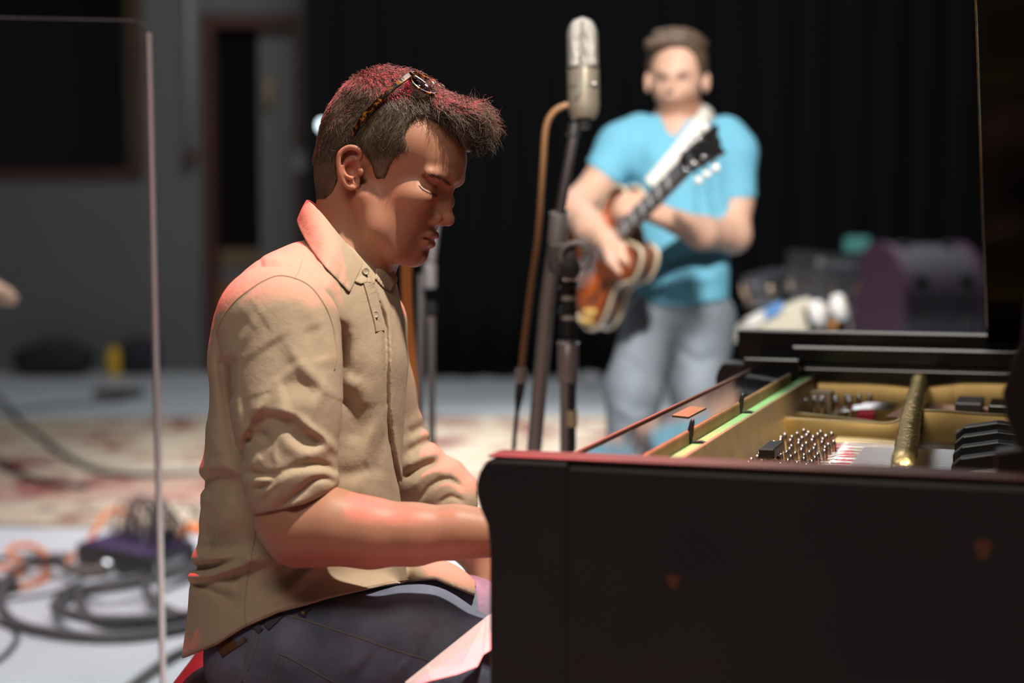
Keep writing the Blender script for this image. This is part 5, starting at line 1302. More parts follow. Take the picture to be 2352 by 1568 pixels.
for i in range(19):
    u = -.05 + .65 * (1 - 0) * (1 - 2 ** (-(19 - i) / 12)) ; 
    uu = .60 - .65 * (1 - 2 ** (-(i + 1) / 12)); gbox('fret', uu - .0012, uu + .0012, -.026, .026, .047, .0485, M_chrome, 0)
for i in (2, 4, 6, 8, 11, 14):
    uu = .60 - .65 * (1 - (2 ** (-i / 12) + 2 ** (-(i + 1) / 12)) / 2); gbox('inlay', uu - .007, uu + .007, -.018, .018, .0471, .0476, mat('pearl_inlay', (.7, .7, .65, 1), .2), 0)
gbox('nut', .600, .606, -.024, .024, .04, .053, M_bind)
hs_ = [(.606, -.024), (.63, -.034), (.70, -.040), (.765, -.044), (.752, -.015), (.758, 0), (.752, .015), (.765, .044), (.70, .040), (.63, .034), (.606, .024)]
MB().prism([gp(u, v, .040 - (u - .606) * .22) for u, v in hs_], gvec(gn_) * .014).build('headstock', M_black, guitar, bevel=.002)
MB().prism([gp(u, v, .0545 - (u - .606) * .22) for u, v in ((.705, -.018), (.735, -.022), (.74, .0), (.735, .022), (.705, .018))], gvec(gn_) * .001).build('headstock_inlay', mat('gold_pearl', (.65, .55, .32, 1), .2), guitar)
for s_ in (-1, 1):
    for j in range(3):
        u = .640 + .036 * j; hh = .046 - (u - .606) * .22; v0 = .026 * s_
        t = MB().lathe(gp(u, v0, hh), gvec(gn_), [(0, .005), (.018, .004), (.024, .0045), (.025, .001)], 10).build('tuner', M_chrome, guitar, smooth=True)
        c = gp(u, .062 * s_, hh - .006); m = MB().tube([gp(u, .038 * s_, hh - .006), c], .003, 8); m.build('tuner_shaft', M_chrome, t, smooth=True)
        MB().lathe(c - gvec(gN) * .009, gvec(gN), [(0, .003), (.002, .008), (.009, .010), (.016, .008), (.018, .003)], 12).build('tuner_button', mat('pearl_button', (.75, .72, .68, 1), .12), t, smooth=True)
for u0 in (.07, -.035):
    p_ = gbox('pickup', u0 - .02, u0 + .02, -.036, .036, .038, .050, M_chrome, .003)
gbox('bridge', -.085, -.075, -.045, .045, .042, .054, M_chrome); gbox('tailpiece', -.125, -.112, -.045, .045, .042, .052, M_chrome)
MB().prism([gp(u, v, .049) for u, v in ((.11, -.030), (.11, -.085), (.03, -.100), (-.05, -.095), (-.055, -.04))], gvec(gn_) * .003).build('pickguard', M_bind, guitar)
for s_ in (-1, 1):
    fh = spline([(.02, .095), (.0, .085), (-.03, .095), (-.07, .105), (-.10, .100)], 6)
    for part_ in (0,):
        V1_, F1_ = tube_mesh([gp(u, v * s_, .0365) for u, v in fh], [.004, .005] + [.0055] * (len(fh) - 4) + [.005, .004], 6); build('f_hole', V1_, F1_, M_ebony, guitar)
for u, v in ((-.10, .14), (-.135, .125), (-.13, .155), (-.165, .14)):
    MB().lathe(gp(u, v, .030), gvec(gn_), [(0, .011), (.006, .011), (.016, .008), (.018, .005)], 14).build('knob', mat('amber_knob', (.55, .35, .09, 1), .15), guitar, smooth=True)
m = MB()
for i in range(6):
    v = -.017 + .0068 * i; m.tube([gp(-.11, v * 1.2, .055), gp(-.08, v * 1.2, .0565), gp(.603, v, .0535), gp(.66, v * 1.25, .046)], .0006, 4)
tag(m.build('strings', M_string, guitar), kind='stuff')
# white strap over his shoulder
P = spline(np.array([LG(1588, 262, -.08), LG(1614, 252, -.02), LG(1622, 262, .06), LG(1602, 292, .125), LG(1562, 345, .150), LG(1520, 395, .165), LG(1494, 425, .190)]), 6); tg = np.gradient(P, axis=0); V_ = []
for p, t in zip(P, tg):
    t = t / np.linalg.norm(t); nn_ = np.array([.15, .25, .95]); s_ = np.cross(t, nn_); s_ /= np.linalg.norm(s_); nn_ = np.cross(s_, t)
    for a, b in ((-1, 0), (-1, 1), (1, 1), (1, 0)): V_.append(FG.W(p + s_ * .021 * a + nn_ * .004 * b))
Fc = []; n = len(P)
for i in range(n - 1):
    for j in range(4): Fc.append((i * 4 + j, i * 4 + (j + 1) % 4, (i + 1) * 4 + (j + 1) % 4, (i + 1) * 4 + j))
Fc += [(0, 1, 2, 3), tuple(range(n * 4 - 4, n * 4))]
o = build('guitar_strap', V_, Fc, mat('white_leather', (.74, .72, .66, 1), .5)); fix_normals(o); tag(o, "wide white guitar strap over the blue-shirted man's shoulder", 'strap')
# ------------------------------------------------------------------ microphones and stands
def lt(prof, p0, ax, name, mt, parent, n=24, auto=35): return MB().lathe(p0, ax, prof, n).build(name, mt, parent, smooth=True, auto=auto)
DM = 3.3; pm = DM / F
def atm(px, py, dd=0.0): return at(px, py, DM + dd)
def perf():
    m = bpy.data.materials.new('perforated_silver'); m.use_nodes = True; nt = m.node_tree; b = nt.nodes['Principled BSDF']; K_ = nt.links.new
    tc = nt.nodes.new('ShaderNodeTexCoord'); v = nt.nodes.new('ShaderNodeTexVoronoi'); v.inputs['Scale'].default_value = 420; v.inputs['Randomness'].default_value = 0.15; K_(tc.outputs['Object'], v.inputs['Vector'])
    r = nt.nodes.new('ShaderNodeValToRGB'); e = r.color_ramp.elements; e[0].position = .25; e[0].color = (.05, .05, .045, 1); e[1].position = .45; e[1].color = (.58, .56, .50, 1); K_(v.outputs['Distance'], r.inputs[0]); K_(r.outputs[0], b.inputs['Base Color'])
    b.inputs['Metallic'].default_value = .75; b.inputs['Roughness'].default_value = .38
    bp = nt.nodes.new('ShaderNodeBump'); bp.inputs['Distance'].default_value = .002; K_(v.outputs['Distance'], bp.inputs['Height']); K_(bp.outputs[0], b.inputs['Normal']); return m
p_bot = atm(1341, 277); p_top = atm(1337, 39); ax = p_top - p_bot; Lm = np.linalg.norm(ax); ax /= Lm; rm = 37 * pm
mic = empty('ribbon_microphone', p_bot); tag(mic, 'large vintage silver pill-shaped microphone with a perforated grille', 'microphone')
M_olive = mat('olive_grey_enamel', (0.27, 0.235, 0.175, 1), .38, metal=.5)
hb = Lm * .50
lt([(hb, rm * .96)] + [(hb + (Lm - hb) * t, rm * .96 * math.sqrt(max(0, 1 - max(0, (t - .62) / .38) ** 2))) for t in np.linspace(.05, 1, 14)], p_bot, ax, 'grille', perf(), mic)
lt([(0.0, rm * .35), (.004, rm * .75), (.014, rm * .93), (.03, rm * 1.0), (hb - .012, rm * 1.0), (hb - .004, rm * .98), (hb, rm * .97)], p_bot, ax, 'housing', M_olive, mic)
lt([(hb - .002, rm * 1.015), (hb + .004, rm * 1.015)], p_bot, ax, 'band', mat('dull_nickel', (.4, .38, .33, 1), .3, metal=.9), mic)
lt([(hb * .62, rm * 1.012), (hb * .62 + .003, rm * 1.012)], p_bot, ax, 'band', mat('dull_nickel', (.4,) * 4, .3), mic)
vd = -FWD
MB().prism([p_bot + ax * h + RGT * x * rm + vd * rm * .99 for h, x in ((hb * .35, -.55), (hb * 1.02, -.30), (Lm * .93, -.12), (Lm * .93, .02), (hb * 1.02, .02), (hb * .5, -.15))], vd * .003).build('spine_plate', mat('dark_olive', (.10, .09, .07, 1), .45, metal=.4), mic, bevel=.001)
for px, py in ((1338, 121), (1363, 198)):
    lt([(0, .0035), (.002, .003), (.0025, .001)], atm(px, py) + vd * rm * .97, vd, 'screw', M_steel, mic, 10)
lt([(-.016, .010), (-.010, .014), (0, .016), (.003, .016)], p_bot, ax, 'swivel', M_darkmetal, mic, 14)
# main stand: slanted arm, clamp and upright
def floor_pt(px, py, d):
    q = at(px, py, d); return np.array([q[0], q[1], 0.0])
base = floor_pt(1308, 1000, DM)
stand = empty('microphone_stand', base); tag(stand, 'tall steel boom stand carrying the vintage microphone', 'mic stand')
def tubeo(name, pts, r, mt, parent, n=12): return MB().tube(pts, r, n).build(name, mt, parent, smooth=True, auto=40)
tubeo('boom_arm', [atm(1322, 290), atm(1283, 500)], .0105, mat('dark_steel_tube', (.12, .10, .10, 1), .35, metal=.7), stand)
tubeo('boom_arm', [atm(1284, 498), atm(1258, 690), atm(1226, 1045), atm(1195, 1400)], .0150, M_steel, stand)
lt([(-.012, .012), (-.01, .017), (.045, .018), (.050, .014)], atm(1278, 545), atm(1284, 490) - atm(1278, 545), 'clutch', M_steel, stand, 16)
lt([(0, .0175), (.004, .0195), (.008, .0175)], atm(1284, 492), atm(1284, 480) - atm(1284, 492), 'clutch_ring', M_chrome, stand, 16)
tubeo('swivel_collar', [atm(1320, 284), atm(1316, 312)], [.013, .014], M_darkmetal, stand)
MB().box(atm(1290, 592), RGT * .028, FWD * .02, UPV * .030).build('clamp', mat('cast_grey_clamp', (.17, .16, .15, 1), .4, metal=.6), stand, bevel=.006)
V_, F_ = tube_mesh([atm(1322, 588, -.03) + RGT * .030 * math.cos(a) + UPV * .026 * math.sin(a) for a in np.linspace(0, 2 * math.pi, 25)], .0055, 8, False); build('wing_handle', V_, F_, M_steel, stand)
lt([(0, .010), (.006, .021), (.022, .021), (.026, .014)], atm(1308, 618, -.05), vd, 'clamp_knob', M_rubber, stand, 18)
col = [(1306, 640), (1307, 700), (1306, 760)]
lt([(0, .0165), (.05, .0165), (.052, .0195), (.060, .0195), (.062, .0165), (.10, .0165), (.102, .020), (.112, .020), (.114, .0150)], atm(1305, 775), atm(1305, 640) - atm(1305, 775), 'upper_column', M_darkmetal, stand, 18)
for py in (660, 690, 735): lt([(0, .0172), (.008, .0172)], atm(1306, py), UPV, 'collar_ring', mat('pale_ring', (.55, .53, .46, 1), .4), stand, 16)
lt([(0, .0205), (.004, .0225), (.008, .0205)], atm(1305, 790), UPV, 'clutch_ring', M_chrome, stand, 18)
lt([(0, .019), (.004, .0215), (.075, .0215), (.080, .018)], atm(1305, 880), UPV, 'clutch', M_steel, stand, 18)
MB().tube([atm(1301, 878), np.array([atm(1301, 878)[0], atm(1301, 878)[1], .03])], .013, 12).build('column', M_steel, stand, smooth=True, auto=40)
MB().tube([atm(1314, 880, -.01), np.array([atm(1313, 880)[0], atm(1313, 880)[1] - .01, .03])], .0085, 10).build('inner_rod', M_rubber, stand, smooth=True, auto=40)
lt([(0, .0105), (.032, .0105)], np.array([atm(1314, 978)[0], atm(1314, 978)[1] - .01, atm(1314, 978)[2]]), Z3, 'tape_wrap', mat('cream_tape', (.62, .52, .28, 1), .6), stand, 14)
lt([(0, .15), (.012, .15), (.02, .13), (.03, .04), (.045, .025)], base, Z3, 'base', M_darkmetal, stand, 32)
# microphone cable
cab = empty('microphone_cable', floor_pt(1178, 1000, DM)); tag(cab, 'brown microphone cable hanging beside the boom stand', 'cable')
P = spline([atm(1318, 240), atm(1292, 245), atm(1268, 262), atm(1253, 300), atm(1246, 400), atm(1236, 540), atm(1222, 640), atm(1207, 760), atm(1197, 850)], 8)
MB().tube(P, .0068, 8).build('sleeve', mat('brown_cable', (.24, .115, .045, 1), .5), cab, smooth=True)
lt([(0, .010), (.004, .0125), (.028, .0125), (.032, .009)], atm(1196, 880), atm(1197, 845) - atm(1196, 880), 'connector', M_steel, cab, 14)
tubeo('boot', [atm(1196, 880), atm(1192, 910), atm(1188, 945)], [.010, .0085, .0045], M_rubber, cab)
q = floor_pt(1172, 1000, DM - .1); MB().tube(spline([atm(1188, 942), atm(1180, 1030), atm(1172, 1200), np.array([q[0], q[1], .3]), np.array([q[0], q[1], .006])], 6), .0045, 8).build('lead', mat('dark_teal_cable', (.03, .05, .055, 1), .5), cab, smooth=True)
# second stand behind the pianist's chin
D2 = 3.9; s2b = floor_pt(985, 1000, D2)
st2 = empty('microphone_stand', s2b); tag(st2, "slim grey stand seen just past the pianist's chin", 'mic stand')
M_pale = mat('pale_grey_tube', (.36, .33, .35, 1), .4, metal=.5)
tubeo('upper_tube', [at(1006, 460, D2), at(990, 600, D2)], .011, M_pale, st2)
lt([(0, .010), (.004, .016), (.055, .016), (.06, .012)], at(987, 662, D2), UPV, 'clutch', mat('pale_clutch', (.42, .40, .40, 1), .4, metal=.3), st2, 14)
lt([(0, .012), (.006, .014), (.03, .013)], at(990, 722, D2), UPV, 'knob', M_rubber, st2, 14); lt([(0, .008), (.01, .011), (.016, .008)], at(990, 742, D2, ), UPV, 'ring', mat('copper_ring', (.5, .4, .35, 1), .3, metal=.8), st2, 14)
q = at(991, 740, D2); tubeo('column', [q, np.array([q[0], q[1], .02])], .0085, M_steel, st2)
q = at(968, 630, D2 + .03); tubeo('side_tube', [q, np.array([q[0] - .01, q[1], .3])], .0085, M_pale, st2)
lt([(0, .12), (.01, .12), (.018, .1), (.03, .02)], s2b, Z3, 'base', M_darkmetal, st2, 28)
# orange post
D3 = 3.25; P = spline([at(934, 470, D3), at(934, 610, D3), at(937, 720, D3), at(944, 820, D3), at(948, 900, D3), at(947, 960, D3), at(946, 1200, D3)], 6); P = np.vstack([P, [P[-1][0], P[-1][1], 0.0]])
V_ = []; Fc = []
for p in P:
    for a, b in ((-1, -1), (1, -1), (1, 1), (-1, 1)): V_.append(p + RGT * .0105 * a + FWD * .012 * b)
for i in range(len(P) - 1):
    for j in range(4): Fc.append((i * 4 + j, i * 4 + (j + 1) % 4, (i + 1) * 4 + (j + 1) % 4, (i + 1) * 4 + j))
Fc += [(0, 1, 2, 3), tuple(range(len(P) * 4 - 4, len(P) * 4))]
o = build('wooden_post', V_, Fc, mat('orange_wood', (.55, .20, .04, 1), .45), smooth=False); fix_normals(o); b_ = o.modifiers.new('b', 'BEVEL'); b_.width = .002; tag(o, "thin orange wooden post behind the pianist's chest", 'post')
# ------------------------------------------------------------------ cable clutter on the floor
A, B, C = gnd(176, 1300), gnd(346, 1337), gnd(452, 1298); Dq = A + C - B
box = empty('stage_box', (A + C) / 2); tag(box, 'black and purple stage box full of plugs on the floor', 'stage box')
hh = .085; M_boxblk = mat('box_black', (.012, .012, .013, 1), .5); M_purple = mat('purple_panel', (.055, .028, .10, 1), .4)
MB().prism([A, B, C, Dq], (0, 0, hh)).build('case', M_boxblk, box, bevel=.006)
cen = (A + C) / 2; MB().prism([cen + (p - cen) * .94 + Z3 * hh for p in (A, B, C, Dq)], (0, 0, .003)).build('top_panel', M_purple, box)
def bxp(u, v, z=0.0): return A + (B - A) * u + (Dq - A) * v + Z3 * z
for u in (.52, .63, .74):
    lt([(0, .012), (.004, .012), (.004, .008), (.001, .008)], bxp(u, .16, hh + .003), Z3, 'socket', mat('nickel_socket', (.5, .48, .45, 1), .35, metal=.8), box, 14)
# white lettering band on the right-hand side, too blurred to read
sd = (C - B) / np.linalg.norm(C - B); on_ = np.cross(sd, Z3); on_ = on_ if on_[1] < 0 else -on_
M_white = mat('white_print', (.72, .70, .72, 1), .5)
lt([(0, .020), (.0008, .020)], B + sd * .05 + Z3 * hh * .5 + on_ * .0005, on_, 'round_logo', M_white, box, 16)
x_ = .078
for i, wd_ in enumerate((.016, .013, .016, .014, .016, .012, .015, .016)):
    h_ = (.013, .010, .012, .010, .013, .010, .012, .010)[i]; MB().box(B + sd * (x_ + wd_ / 2) + Z3 * hh * .5 + on_ * .0006, sd * wd_ * .42, on_ * .0004, Z3 * h_).build('print_mark', M_white, box); x_ += wd_ + .003
# plugs, each with its lead
M_plug = mat('plug_black', (.014, .014, .015, 1), .4)
spots_ = [(u, v) for v in (.42, .62, .82) for u in (.22, .36, .50, .64, .78, .92)]
for i, (u, v) in enumerate(spots_):
    p0 = bxp(u + rng.normal(0, .01), v, hh + .003); pl = empty('audio_plug', p0)
    row = ('front', 'middle', 'back')[i // 6]; nth = ('leftmost', 'second', 'third', 'fourth', 'fifth', 'rightmost')[i % 6]
    tag(pl, f'black audio plug standing in the stage box, {nth} of the {row} row', 'plug', 'plugs in the stage box')
    tl = np.array([rng.normal(0, .12), rng.normal(0, .12), 1]); tl /= np.linalg.norm(tl)
    lt([(0, .0095), (.045, .0095), (.05, .008), (.075, .0055)], p0, tl, 'shell', M_plug if i % 3 else mat('plug_nickel', (.35, .33, .33, 1), .35, metal=.7), pl, 10)
    a = rng.uniform(-2.4, .9); e_ = p0 + np.array([math.cos(a) * .17, abs(math.sin(a)) * .20, 0]); 
    MB().tube(spline([p0 + tl * .07, p0 + tl * .13 + (e_ - p0) * .10, p0 + Z3 * .115 + (e_ - p0) * .45, np.array([e_[0], e_[1], .022])], 6), .0035, 6).build('lead', M_rubber, pl, smooth=True)
def fcable(name, pts, r, mt, label, cat='cable', group=None, parent=None, n=7, zf=None):
    P = []
    for p in pts:
        z = (p[2] if len(p) > 2 else 0) + r; g = gnd(p[0], p[1], z); P.append(g)
    o = MB().tube(spline(P, n), r, 10).build(name, mt, parent, smooth=True, auto=60)
    if parent is None: tag(o, label, cat, group)
    return o
mc = empty('multicore_cable', gnd(200, 1420)); tag(mc, 'thick grey multicore cable coiled on the floor, ending in a silver plug', 'cable')
fcable('jacket', [(160, 1302, .03), (125, 1290, .03), (75, 1292, .02), (30, 1315), (6, 1355), (4, 1395), (40, 1432), (120, 1452), (220, 1462), (330, 1458), (440, 1438), (520, 1418), (480, 1404, .02), (400, 1418, .02), (300, 1422, .03), (200, 1418, .035), (140, 1402, .035), (128, 1385, .02), (160, 1362, .01), (250, 1340), (340, 1322), (450, 1285)], .0175, M_cable, '', parent=mc)
fcable('jacket', [(420, 1428), (330, 1440), (230, 1428), (190, 1395), (186, 1362), (240, 1352, .035), (330, 1338, .03), (470, 1300, .02)], .0165, M_cable, '', parent=mc)
fcable('jacket', [(430, 1415, .03), (395, 1405, .03), (350, 1378, .03), (338, 1345, .04), (380, 1318, .035), (470, 1300)], .0150, M_cable, '', parent=mc)
fcable('braided_end', [(155, 1303, .03), (180, 1310, .03), (210, 1314, .035), (238, 1308, .04)], .0215, mat('braided_sleeve', (.16, .125, .10, 1), .6, bump=(300, .8, .004)), '', parent=mc)
ca, cb = gnd(236, 1308, .055), gnd(262, 1298, .06)
lt([(-.004, .022), (.0, .031), (.012, .033), (.026, .033), (.036, .030), (.040, .024)], ca, cb - ca, 'plug', M_chrome, mc, 20)
fcable('audio_cable', [(-20, 1525), (15, 1500), (38, 1470), (35, 1448), (0, 1430), (-40, 1420)], .008, M_rubber, 'thin black cable curling at the bottom left corner of the floor')
fcable('audio_cable', [(290, 1585), (340, 1545), (400, 1505), (470, 1475)], .014, M_cable, 'grey cable running from the bottom edge up to the piano bench')
fcable('audio_cable', [(-20, 1284), (60, 1276), (130, 1274), (200, 1272)], .010, M_cable, 'dark cable lying straight across the floor to the stage box')
fcable('audio_cable', [(-20, 1382), (60, 1372), (130, 1358), (180, 1335), (205, 1315)], .006, M_cable, 'thin grey cable crossing between the coil and the stage box')
M_orange = mat('orange_cable', (.85, .23, .04, 1), .5)
fcable('extension_cord', [(-20, 1300), (30, 1302), (85, 1296), (112, 1308), (100, 1330), (50, 1348), (10, 1352), (-10, 1335), (40, 1320), (60, 1300), (40, 1285), (22, 1275), (26, 1258), (60, 1250), (95, 1262), (108, 1278)], .010, M_orange, 'orange cord looped on the floor at the left edge')
fcable('extension_cord', [(150, 1290), (185, 1262), (215, 1225, .05), (240, 1185, .10), (268, 1168, .12), (292, 1180, .09), (300, 1205, .02)], .010, M_orange, 'orange cord arching up behind the stage box')
fcable('extension_cord', [(405, 1240), (440, 1210), (470, 1222), (500, 1215)], .016, M_orange, 'orange cord right of the stage box')
fcable('stage_cable', [(-10, 905, .012), (20, 935, .012), (48, 968, .016), (90, 1000, .02), (160, 1050, .02), (240, 1082, .02), (330, 1090, .02), (480, 1085, .02)], .012, M_rubber, 'black cable crossing the rug from the left edge')
fcable('stage_cable', [(-10, 1050, .02), (40, 1082, .02), (110, 1108, .02), (200, 1118, .02)], .012, M_rubber, 'second black cable on the rug at the left edge')
fcable('stage_cable', [(-10, 948), (120, 932), (250, 922), (330, 905)], .014, mat('grey_floor_cable', (.12, .12, .12, 1), .6), 'grey cable on the floor beyond the rug')
# ------------------------------------------------------------------ far background
q = gnd(125, 862); bag = empty('gig_bag', q); tag(bag, 'long black bag lying on the floor by the far grey wall', 'bag')
def blobm(name, c, r, mt, parent, st=.03, e=3.0):
    g = Fld(*[axis_grid([(cc - rr * 1.15, cc + rr * 1.15, rr * 2.3 / 26)]) for cc, rr in zip(c, r)])
    g.put(lambda x, y, z: ((np.abs((x - c[0]) / r[0]) ** e + np.abs((y - c[1]) / r[1]) ** e + np.abs((z - c[2]) / r[2]) ** e) ** (1 / e) - 1) * min(r), np.array(c) - r, np.array(c) + r, .001)
    V, Q = g.mesh(); return sdf_obj(name, V, Q, mt, parent)
M_bag = mat('black_nylon', (.008, .008, .009, 1), .7)
w_ = (gnd(215, 862)[0] - gnd(32, 862)[0]) / 2
blobm('body', q + np.array([0, 0, .13]), (w_, .18, .13), M_bag, bag); MB().tube(spline([q + np.array([-.15, 0, .24]), q + np.array([-.05, 0, .31]), q + np.array([.1, 0, .30]), q + np.array([.2, 0, .25])], 6), .012, 8).build('handle', M_bag, bag, smooth=True)
q = gnd(262, 863); o = MB().tube([q, q + Z3 * .03, q + Z3 * .19, q + Z3 * .24], [.05, .055, .055, .035], 14).build('yellow_bottle', mat('yellow_plastic', (.80, .48, .03, 1), .4), smooth=True, auto=50); tag(o, 'yellow container between the two black bags by the wall', 'container')
q = gnd(330, 856); b2 = empty('equipment_bag', q); tag(b2, 'dark blue-black equipment bag beside the yellow container', 'bag')
blobm('body', q + np.array([0, -.12, .15]), ((gnd(372, 856)[0] - gnd(288, 856)[0]) / 2, .16, .15), mat('navy_nylon', (.012, .013, .02, 1), .7), b2); MB().tube(spline([q + np.array([-.1, .1, .28]), q + np.array([-.03, .1, .34]), q + np.array([.06, .1, .33]), q + np.array([.1, .1, .28])], 5), .012, 8).build('handle', M_bag, b2, smooth=True)
q = gnd(272, 912); o = MB().box(q + Z3 * .03, (.16, 0, 0), (0, .09, 0), (0, 0, .03)).build('pedal_case', mat('charcoal_case', (.05, .05, .048, 1), .6), bevel=.01); tag(o, 'low charcoal case flat on the far floor behind the rug', 'case')
q = gnd(1355, 888); sb = empty('pale_bundle', q); tag(sb, 'pale rounded bundle on the floor at the foot of the black curtain', 'bundle'); blobm('body', q + np.array([0, 0, .055]), (.105, .1, .055), mat('pale_grey_cloth', (.45, .45, .47, 1), .8), sb, e=2.3); MB().tube(spline([q + np.array([-.05, -.02, .10]), q + np.array([0, -.02, .13]), q + np.array([.05, -.02, .10])], 5), .008, 8).build('handle', M_rubber, sb, smooth=True)
q = at(741, 288, 9.0); o = empty('work_light', (q[0], q[1], 0)); tag(o, "small glowing lamp on a pole behind the pianist's head", 'lamp')
lt([(-.025, .012), (-.02, .022), (0, .026), (.02, .022), (.028, .008)], q, UPV, 'bulb', emit_mat('cool_lamp', (.75, .9, 1, 1), 3.5), o, 16); tubeo('pole', [np.array([q[0], q[1], .045]), q - Z3 * .025], .01, M_rubber, o); lt([(0, .15), (.02, .14), (.03, .02)], np.array([q[0], q[1], .022]), Z3, 'base', M_rubber, o, 20)
# tan arm of something standing just out of frame
o = MB().tube([at(-60, 650, 5.5), at(-20, 662, 5.5), at(18, 682, 5.5), at(36, 692, 5.5)], [.03, .034, .030, .018], 14).build('drum_beater', mat('tan_felt', (.42, .29, .20, 1), .8), smooth=True, auto=60); tag(o, 'tan padded end poking in at the left edge', 'beater')
q = at(-60, 650, 5.5); o = empty('beater_stand', (q[0], q[1], 0)); tag(o, 'grey stand at the left edge holding the tan padded beater', 'stand'); tubeo('pole', [q - Z3 * .035, np.array([q[0], q[1], .02])], .012, M_steel, o); lt([(0, .14), (.02, .13), (.03, .02)], np.array([q[0], q[1], 0]), Z3, 'base', M_darkmetal, o, 20)
# drum kit parts at the right
M_purpled = mat('purple_sparkle', (.007, .0015, .006, 1), .65)
DD = 8.2
c = at(2105, 690, DD); ax_ = np.array([.35, -.94, 0]); R_ = .28
bd_ = empty('bass_drum', (c[0], c[1], 0)); tag(bd_, 'purple bass drum standing in the dark behind the piano', 'drum')
lt([(-.2, R_ * .99), (-.2, R_), (.2, R_), (.2, R_ * .99)], c, np.array([1, .25, 0]) / 1.03, 'shell', M_purpled, bd_, 40)
for h in (-.215, .195): lt([(h, R_ * 1.0), (h, R_ * 1.05), (h + .03, R_ * 1.05), (h + .03, R_ * 1.0)], c, np.array([1, .25, 0]) / 1.03, 'hoop', mat('plum_hoop', (.03, .01, .022, 1), .45), bd_, 40)
axb = np.array([1, .25, 0]) / 1.03; ub, vb = basis(axb)
for i in range(8):
    a = 2 * math.pi * i / 8 + .3
    for h in (-.12, .12): MB().box(c + axb * h + (ub * math.cos(a) + vb * math.sin(a)) * R_ * 1.03, axb * .03, (ub * math.cos(a) + vb * math.sin(a)) * .012, (-ub * math.sin(a) + vb * math.cos(a)) * .012).build('lug', M_darkmetal, bd_, bevel=.003)
for s_ in (-.15, .15): tubeo('leg', [c + axb * s_ - Z3 * .2 + np.array([0, -.18, 0]), np.array([c[0] + axb[0] * s_ * 1.6, c[1] - .40, .01])], .009, M_steel, bd_)
D_t = 7.2; ct = at(1885, 640, D_t); sn = empty('tom_drum', (ct[0], ct[1], 0)); tag(sn, 'grey tom drum with chrome hoops next to the purple bass drum', 'drum')
axs = np.array([.10, -.10, 1.0]); axs /= np.linalg.norm(axs); Rt = 82 * D_t / F
lt([(-.10, Rt * .98), (-.10, Rt), (.075, Rt), (.075, Rt * .98)], ct, axs, 'shell', mat('grey_shell', (.08, .08, .09, 1), .3, coat=.3), sn, 36)
for h in (-.115, .075): lt([(h, Rt), (h, Rt * 1.05), (h + .026, Rt * 1.05), (h + .026, Rt)], ct, axs, 'hoop', M_chrome, sn, 36)
lt([(.07, Rt * .99), (.08, Rt * .99)], ct, axs, 'drumhead', mat('smoky_head', (.20, .20, .22, 1), .5), sn, 36)
us, vs_ = basis(axs)
for i in range(8):
    a = 2 * math.pi * i / 8 + .15; r_ = us * math.cos(a) + vs_ * math.sin(a); t_ = np.cross(axs, r_)
    MB().box(ct + r_ * Rt * 1.03 - axs * .01, axs * .03, r_ * .012, t_ * .010).build('lug', mat('brass_lug', (.65, .5, .38, 1), .2, metal=1), sn, bevel=.003)
for a in (.4, 2.5, 4.6): tubeo('leg', [ct + np.array([math.cos(a), math.sin(a), 0]) * Rt * .9 - Z3 * .08, np.array([ct[0] + math.cos(a) * Rt * 1.5, ct[1] + math.sin(a) * Rt * 1.5, .01])], .009, M_steel, sn)
cs = at(1762, 660, 6.9); snr = empty('snare_drum', (cs[0], cs[1], 0)); tag(snr, 'small dark snare drum with bright lugs left of the tom drum', 'drum'); Rn = 54 * 6.9 / F
axn = np.array([-.22, -.15, 1.0]); axn /= np.linalg.norm(axn)
lt([(-.04, Rn * .98), (-.04, Rn), (.04, Rn), (.04, Rn * .98)], cs, axn, 'shell', mat('dark_shell', (.05, .05, .055, 1), .3), snr, 30)
for h in (-.055, .035): lt([(h, Rn), (h, Rn * 1.05), (h + .018, Rn * 1.05), (h + .018, Rn)], cs, axn, 'hoop', mat('gunmetal', (.2, .2, .21, 1), .25, metal=1), snr, 30)
us, vs_ = basis(axn)
for i in range(6):
    a = 2 * math.pi * i / 6; r_ = us * math.cos(a) + vs_ * math.sin(a); MB().box(cs + r_ * Rn * 1.03, axn * .025, r_ * .012, np.cross(axn, r_) * .009).build('lug', mat('brass_lug', (.65,) * 4), snr, bevel=.003)
tubeo('stand', [cs - axn * .045, np.array([cs[0], cs[1], .02])], .012, M_steel, snr); lt([(0, .16), (.015, .15), (.025, .02)], np.array([cs[0], cs[1], 0]), Z3, 'base', M_darkmetal, snr, 20)
c = at(1968, 562, 9.2); o = empty('teal_case', (c[0], c[1], 0)); tag(o, 'small teal box glinting above the purple drum', 'box'); MB().box(c, RGT * .062, FWD * .06, UPV * .040).build('case', mat('teal_plastic', (.05, .17, .15, 1), .4), o, bevel=.006); tubeo('pole', [c - Z3 * .04, np.array([c[0], c[1], .01])], .012, M_rubber, o)
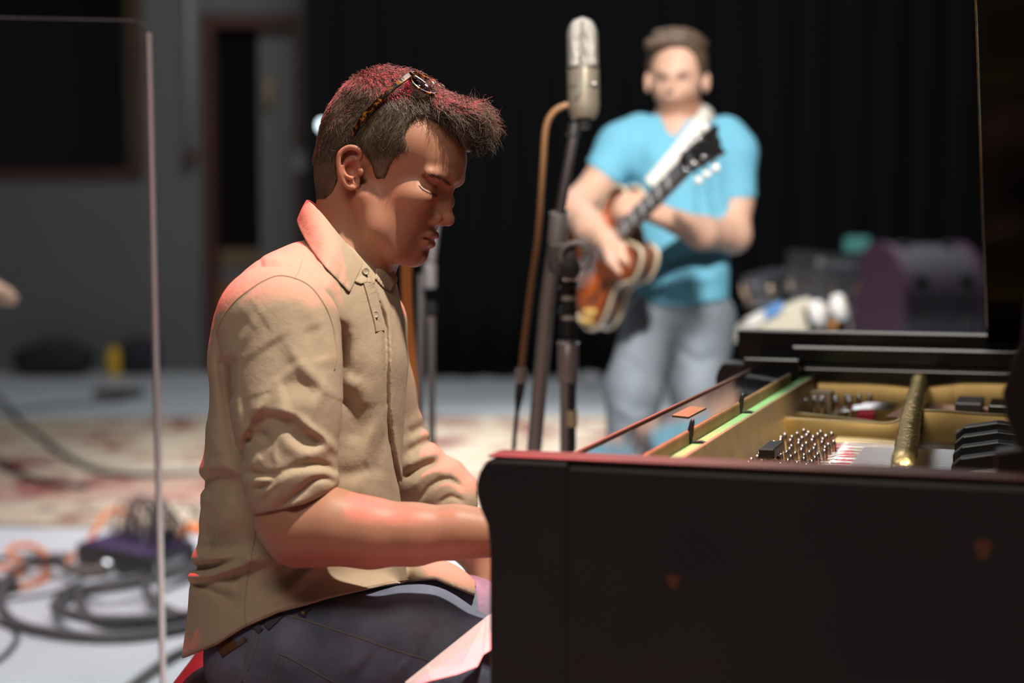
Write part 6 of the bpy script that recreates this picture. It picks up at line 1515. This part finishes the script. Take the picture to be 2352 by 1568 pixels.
# cream wedge-shaped instrument with white rollers
Dw = 5.6; M_creamp = mat('cream_plastic', (.62, .58, .46, 1), .4); M_whitep = mat('white_plastic', (.80, .79, .76, 1), .35)
cw = at(1800, 780, Dw); wd = empty('cream_console', (cw[0], cw[1], 0)); tag(wd, 'cream wedge-shaped console with white rollers seen over the piano', 'console')
poly = [(1692, 778), (1700, 755), (1728, 738), (1790, 712), (1858, 682), (1868, 692), (1845, 712), (1852, 735), (1862, 765), (1740, 770), (1730, 782), (1700, 784)]
MB().prism([at(x, y, Dw) for x, y in poly], FWD * .22).build('housing', M_creamp, wd, bevel=.008)
for a, b, mt_ in (((1717, 733), (1757, 712), M_whitep), ((1758, 712), (1798, 690), mat('blue_label', (.10, .28, .62, 1), .4))):
    pa, pb = at(*a, Dw - .02), at(*b, Dw - .02); MB().prism([pa, pb, pb - UPV * .035, pa - UPV * .035], FWD * .10).build('button_pad', mt_, wd, bevel=.004)
def roller(px, py, r, ln, tilt):
    a = np.array([math.cos(tilt), -.35, math.sin(tilt)]); a /= np.linalg.norm(a); lt([(-ln, r * .5), (-ln * .8, r * .9), (-ln * .3, r), (ln * .3, r), (ln * .8, r * .9), (ln, r * .5)], at(px, py, Dw - .02), a, 'roller', M_whitep, wd, 20)
roller(1878, 718, .042, .026, .3); roller(1928, 705, .045, .024, .25); tubeo('axle', [at(1880, 716, Dw), at(1925, 706, Dw)], .020, M_steel, wd)
lt([(0, .010), (.02, .016), (.03, .010)], at(1911, 745, Dw), -FWD, 'lamp_cap', mat('amber_cap', (.5, .22, .05, 1), .3), wd, 14)
for px in (1760, 1850): 
    q = at(px, 768, Dw + .11); tubeo('leg', [q, np.array([q[0], q[1], .01])], .014, M_steel, wd)
# added sheet standing in for the pink-lit patch on the pianist's knee
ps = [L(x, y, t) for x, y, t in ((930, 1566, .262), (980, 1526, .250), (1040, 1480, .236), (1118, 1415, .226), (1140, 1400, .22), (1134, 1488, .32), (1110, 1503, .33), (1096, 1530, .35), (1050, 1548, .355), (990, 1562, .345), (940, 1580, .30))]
o = MB().prism([FP.W(p) for p in ps], FP.dirW(np.array([.1, -.1, -.9])) * .0015).build('lit_patch_sheet', mat('pink_light_colour', (.85, .60, .60, 1), .7)); tag(o, "added sheet standing in for pink light on the pianist's knee beside the piano", 'light_patch')
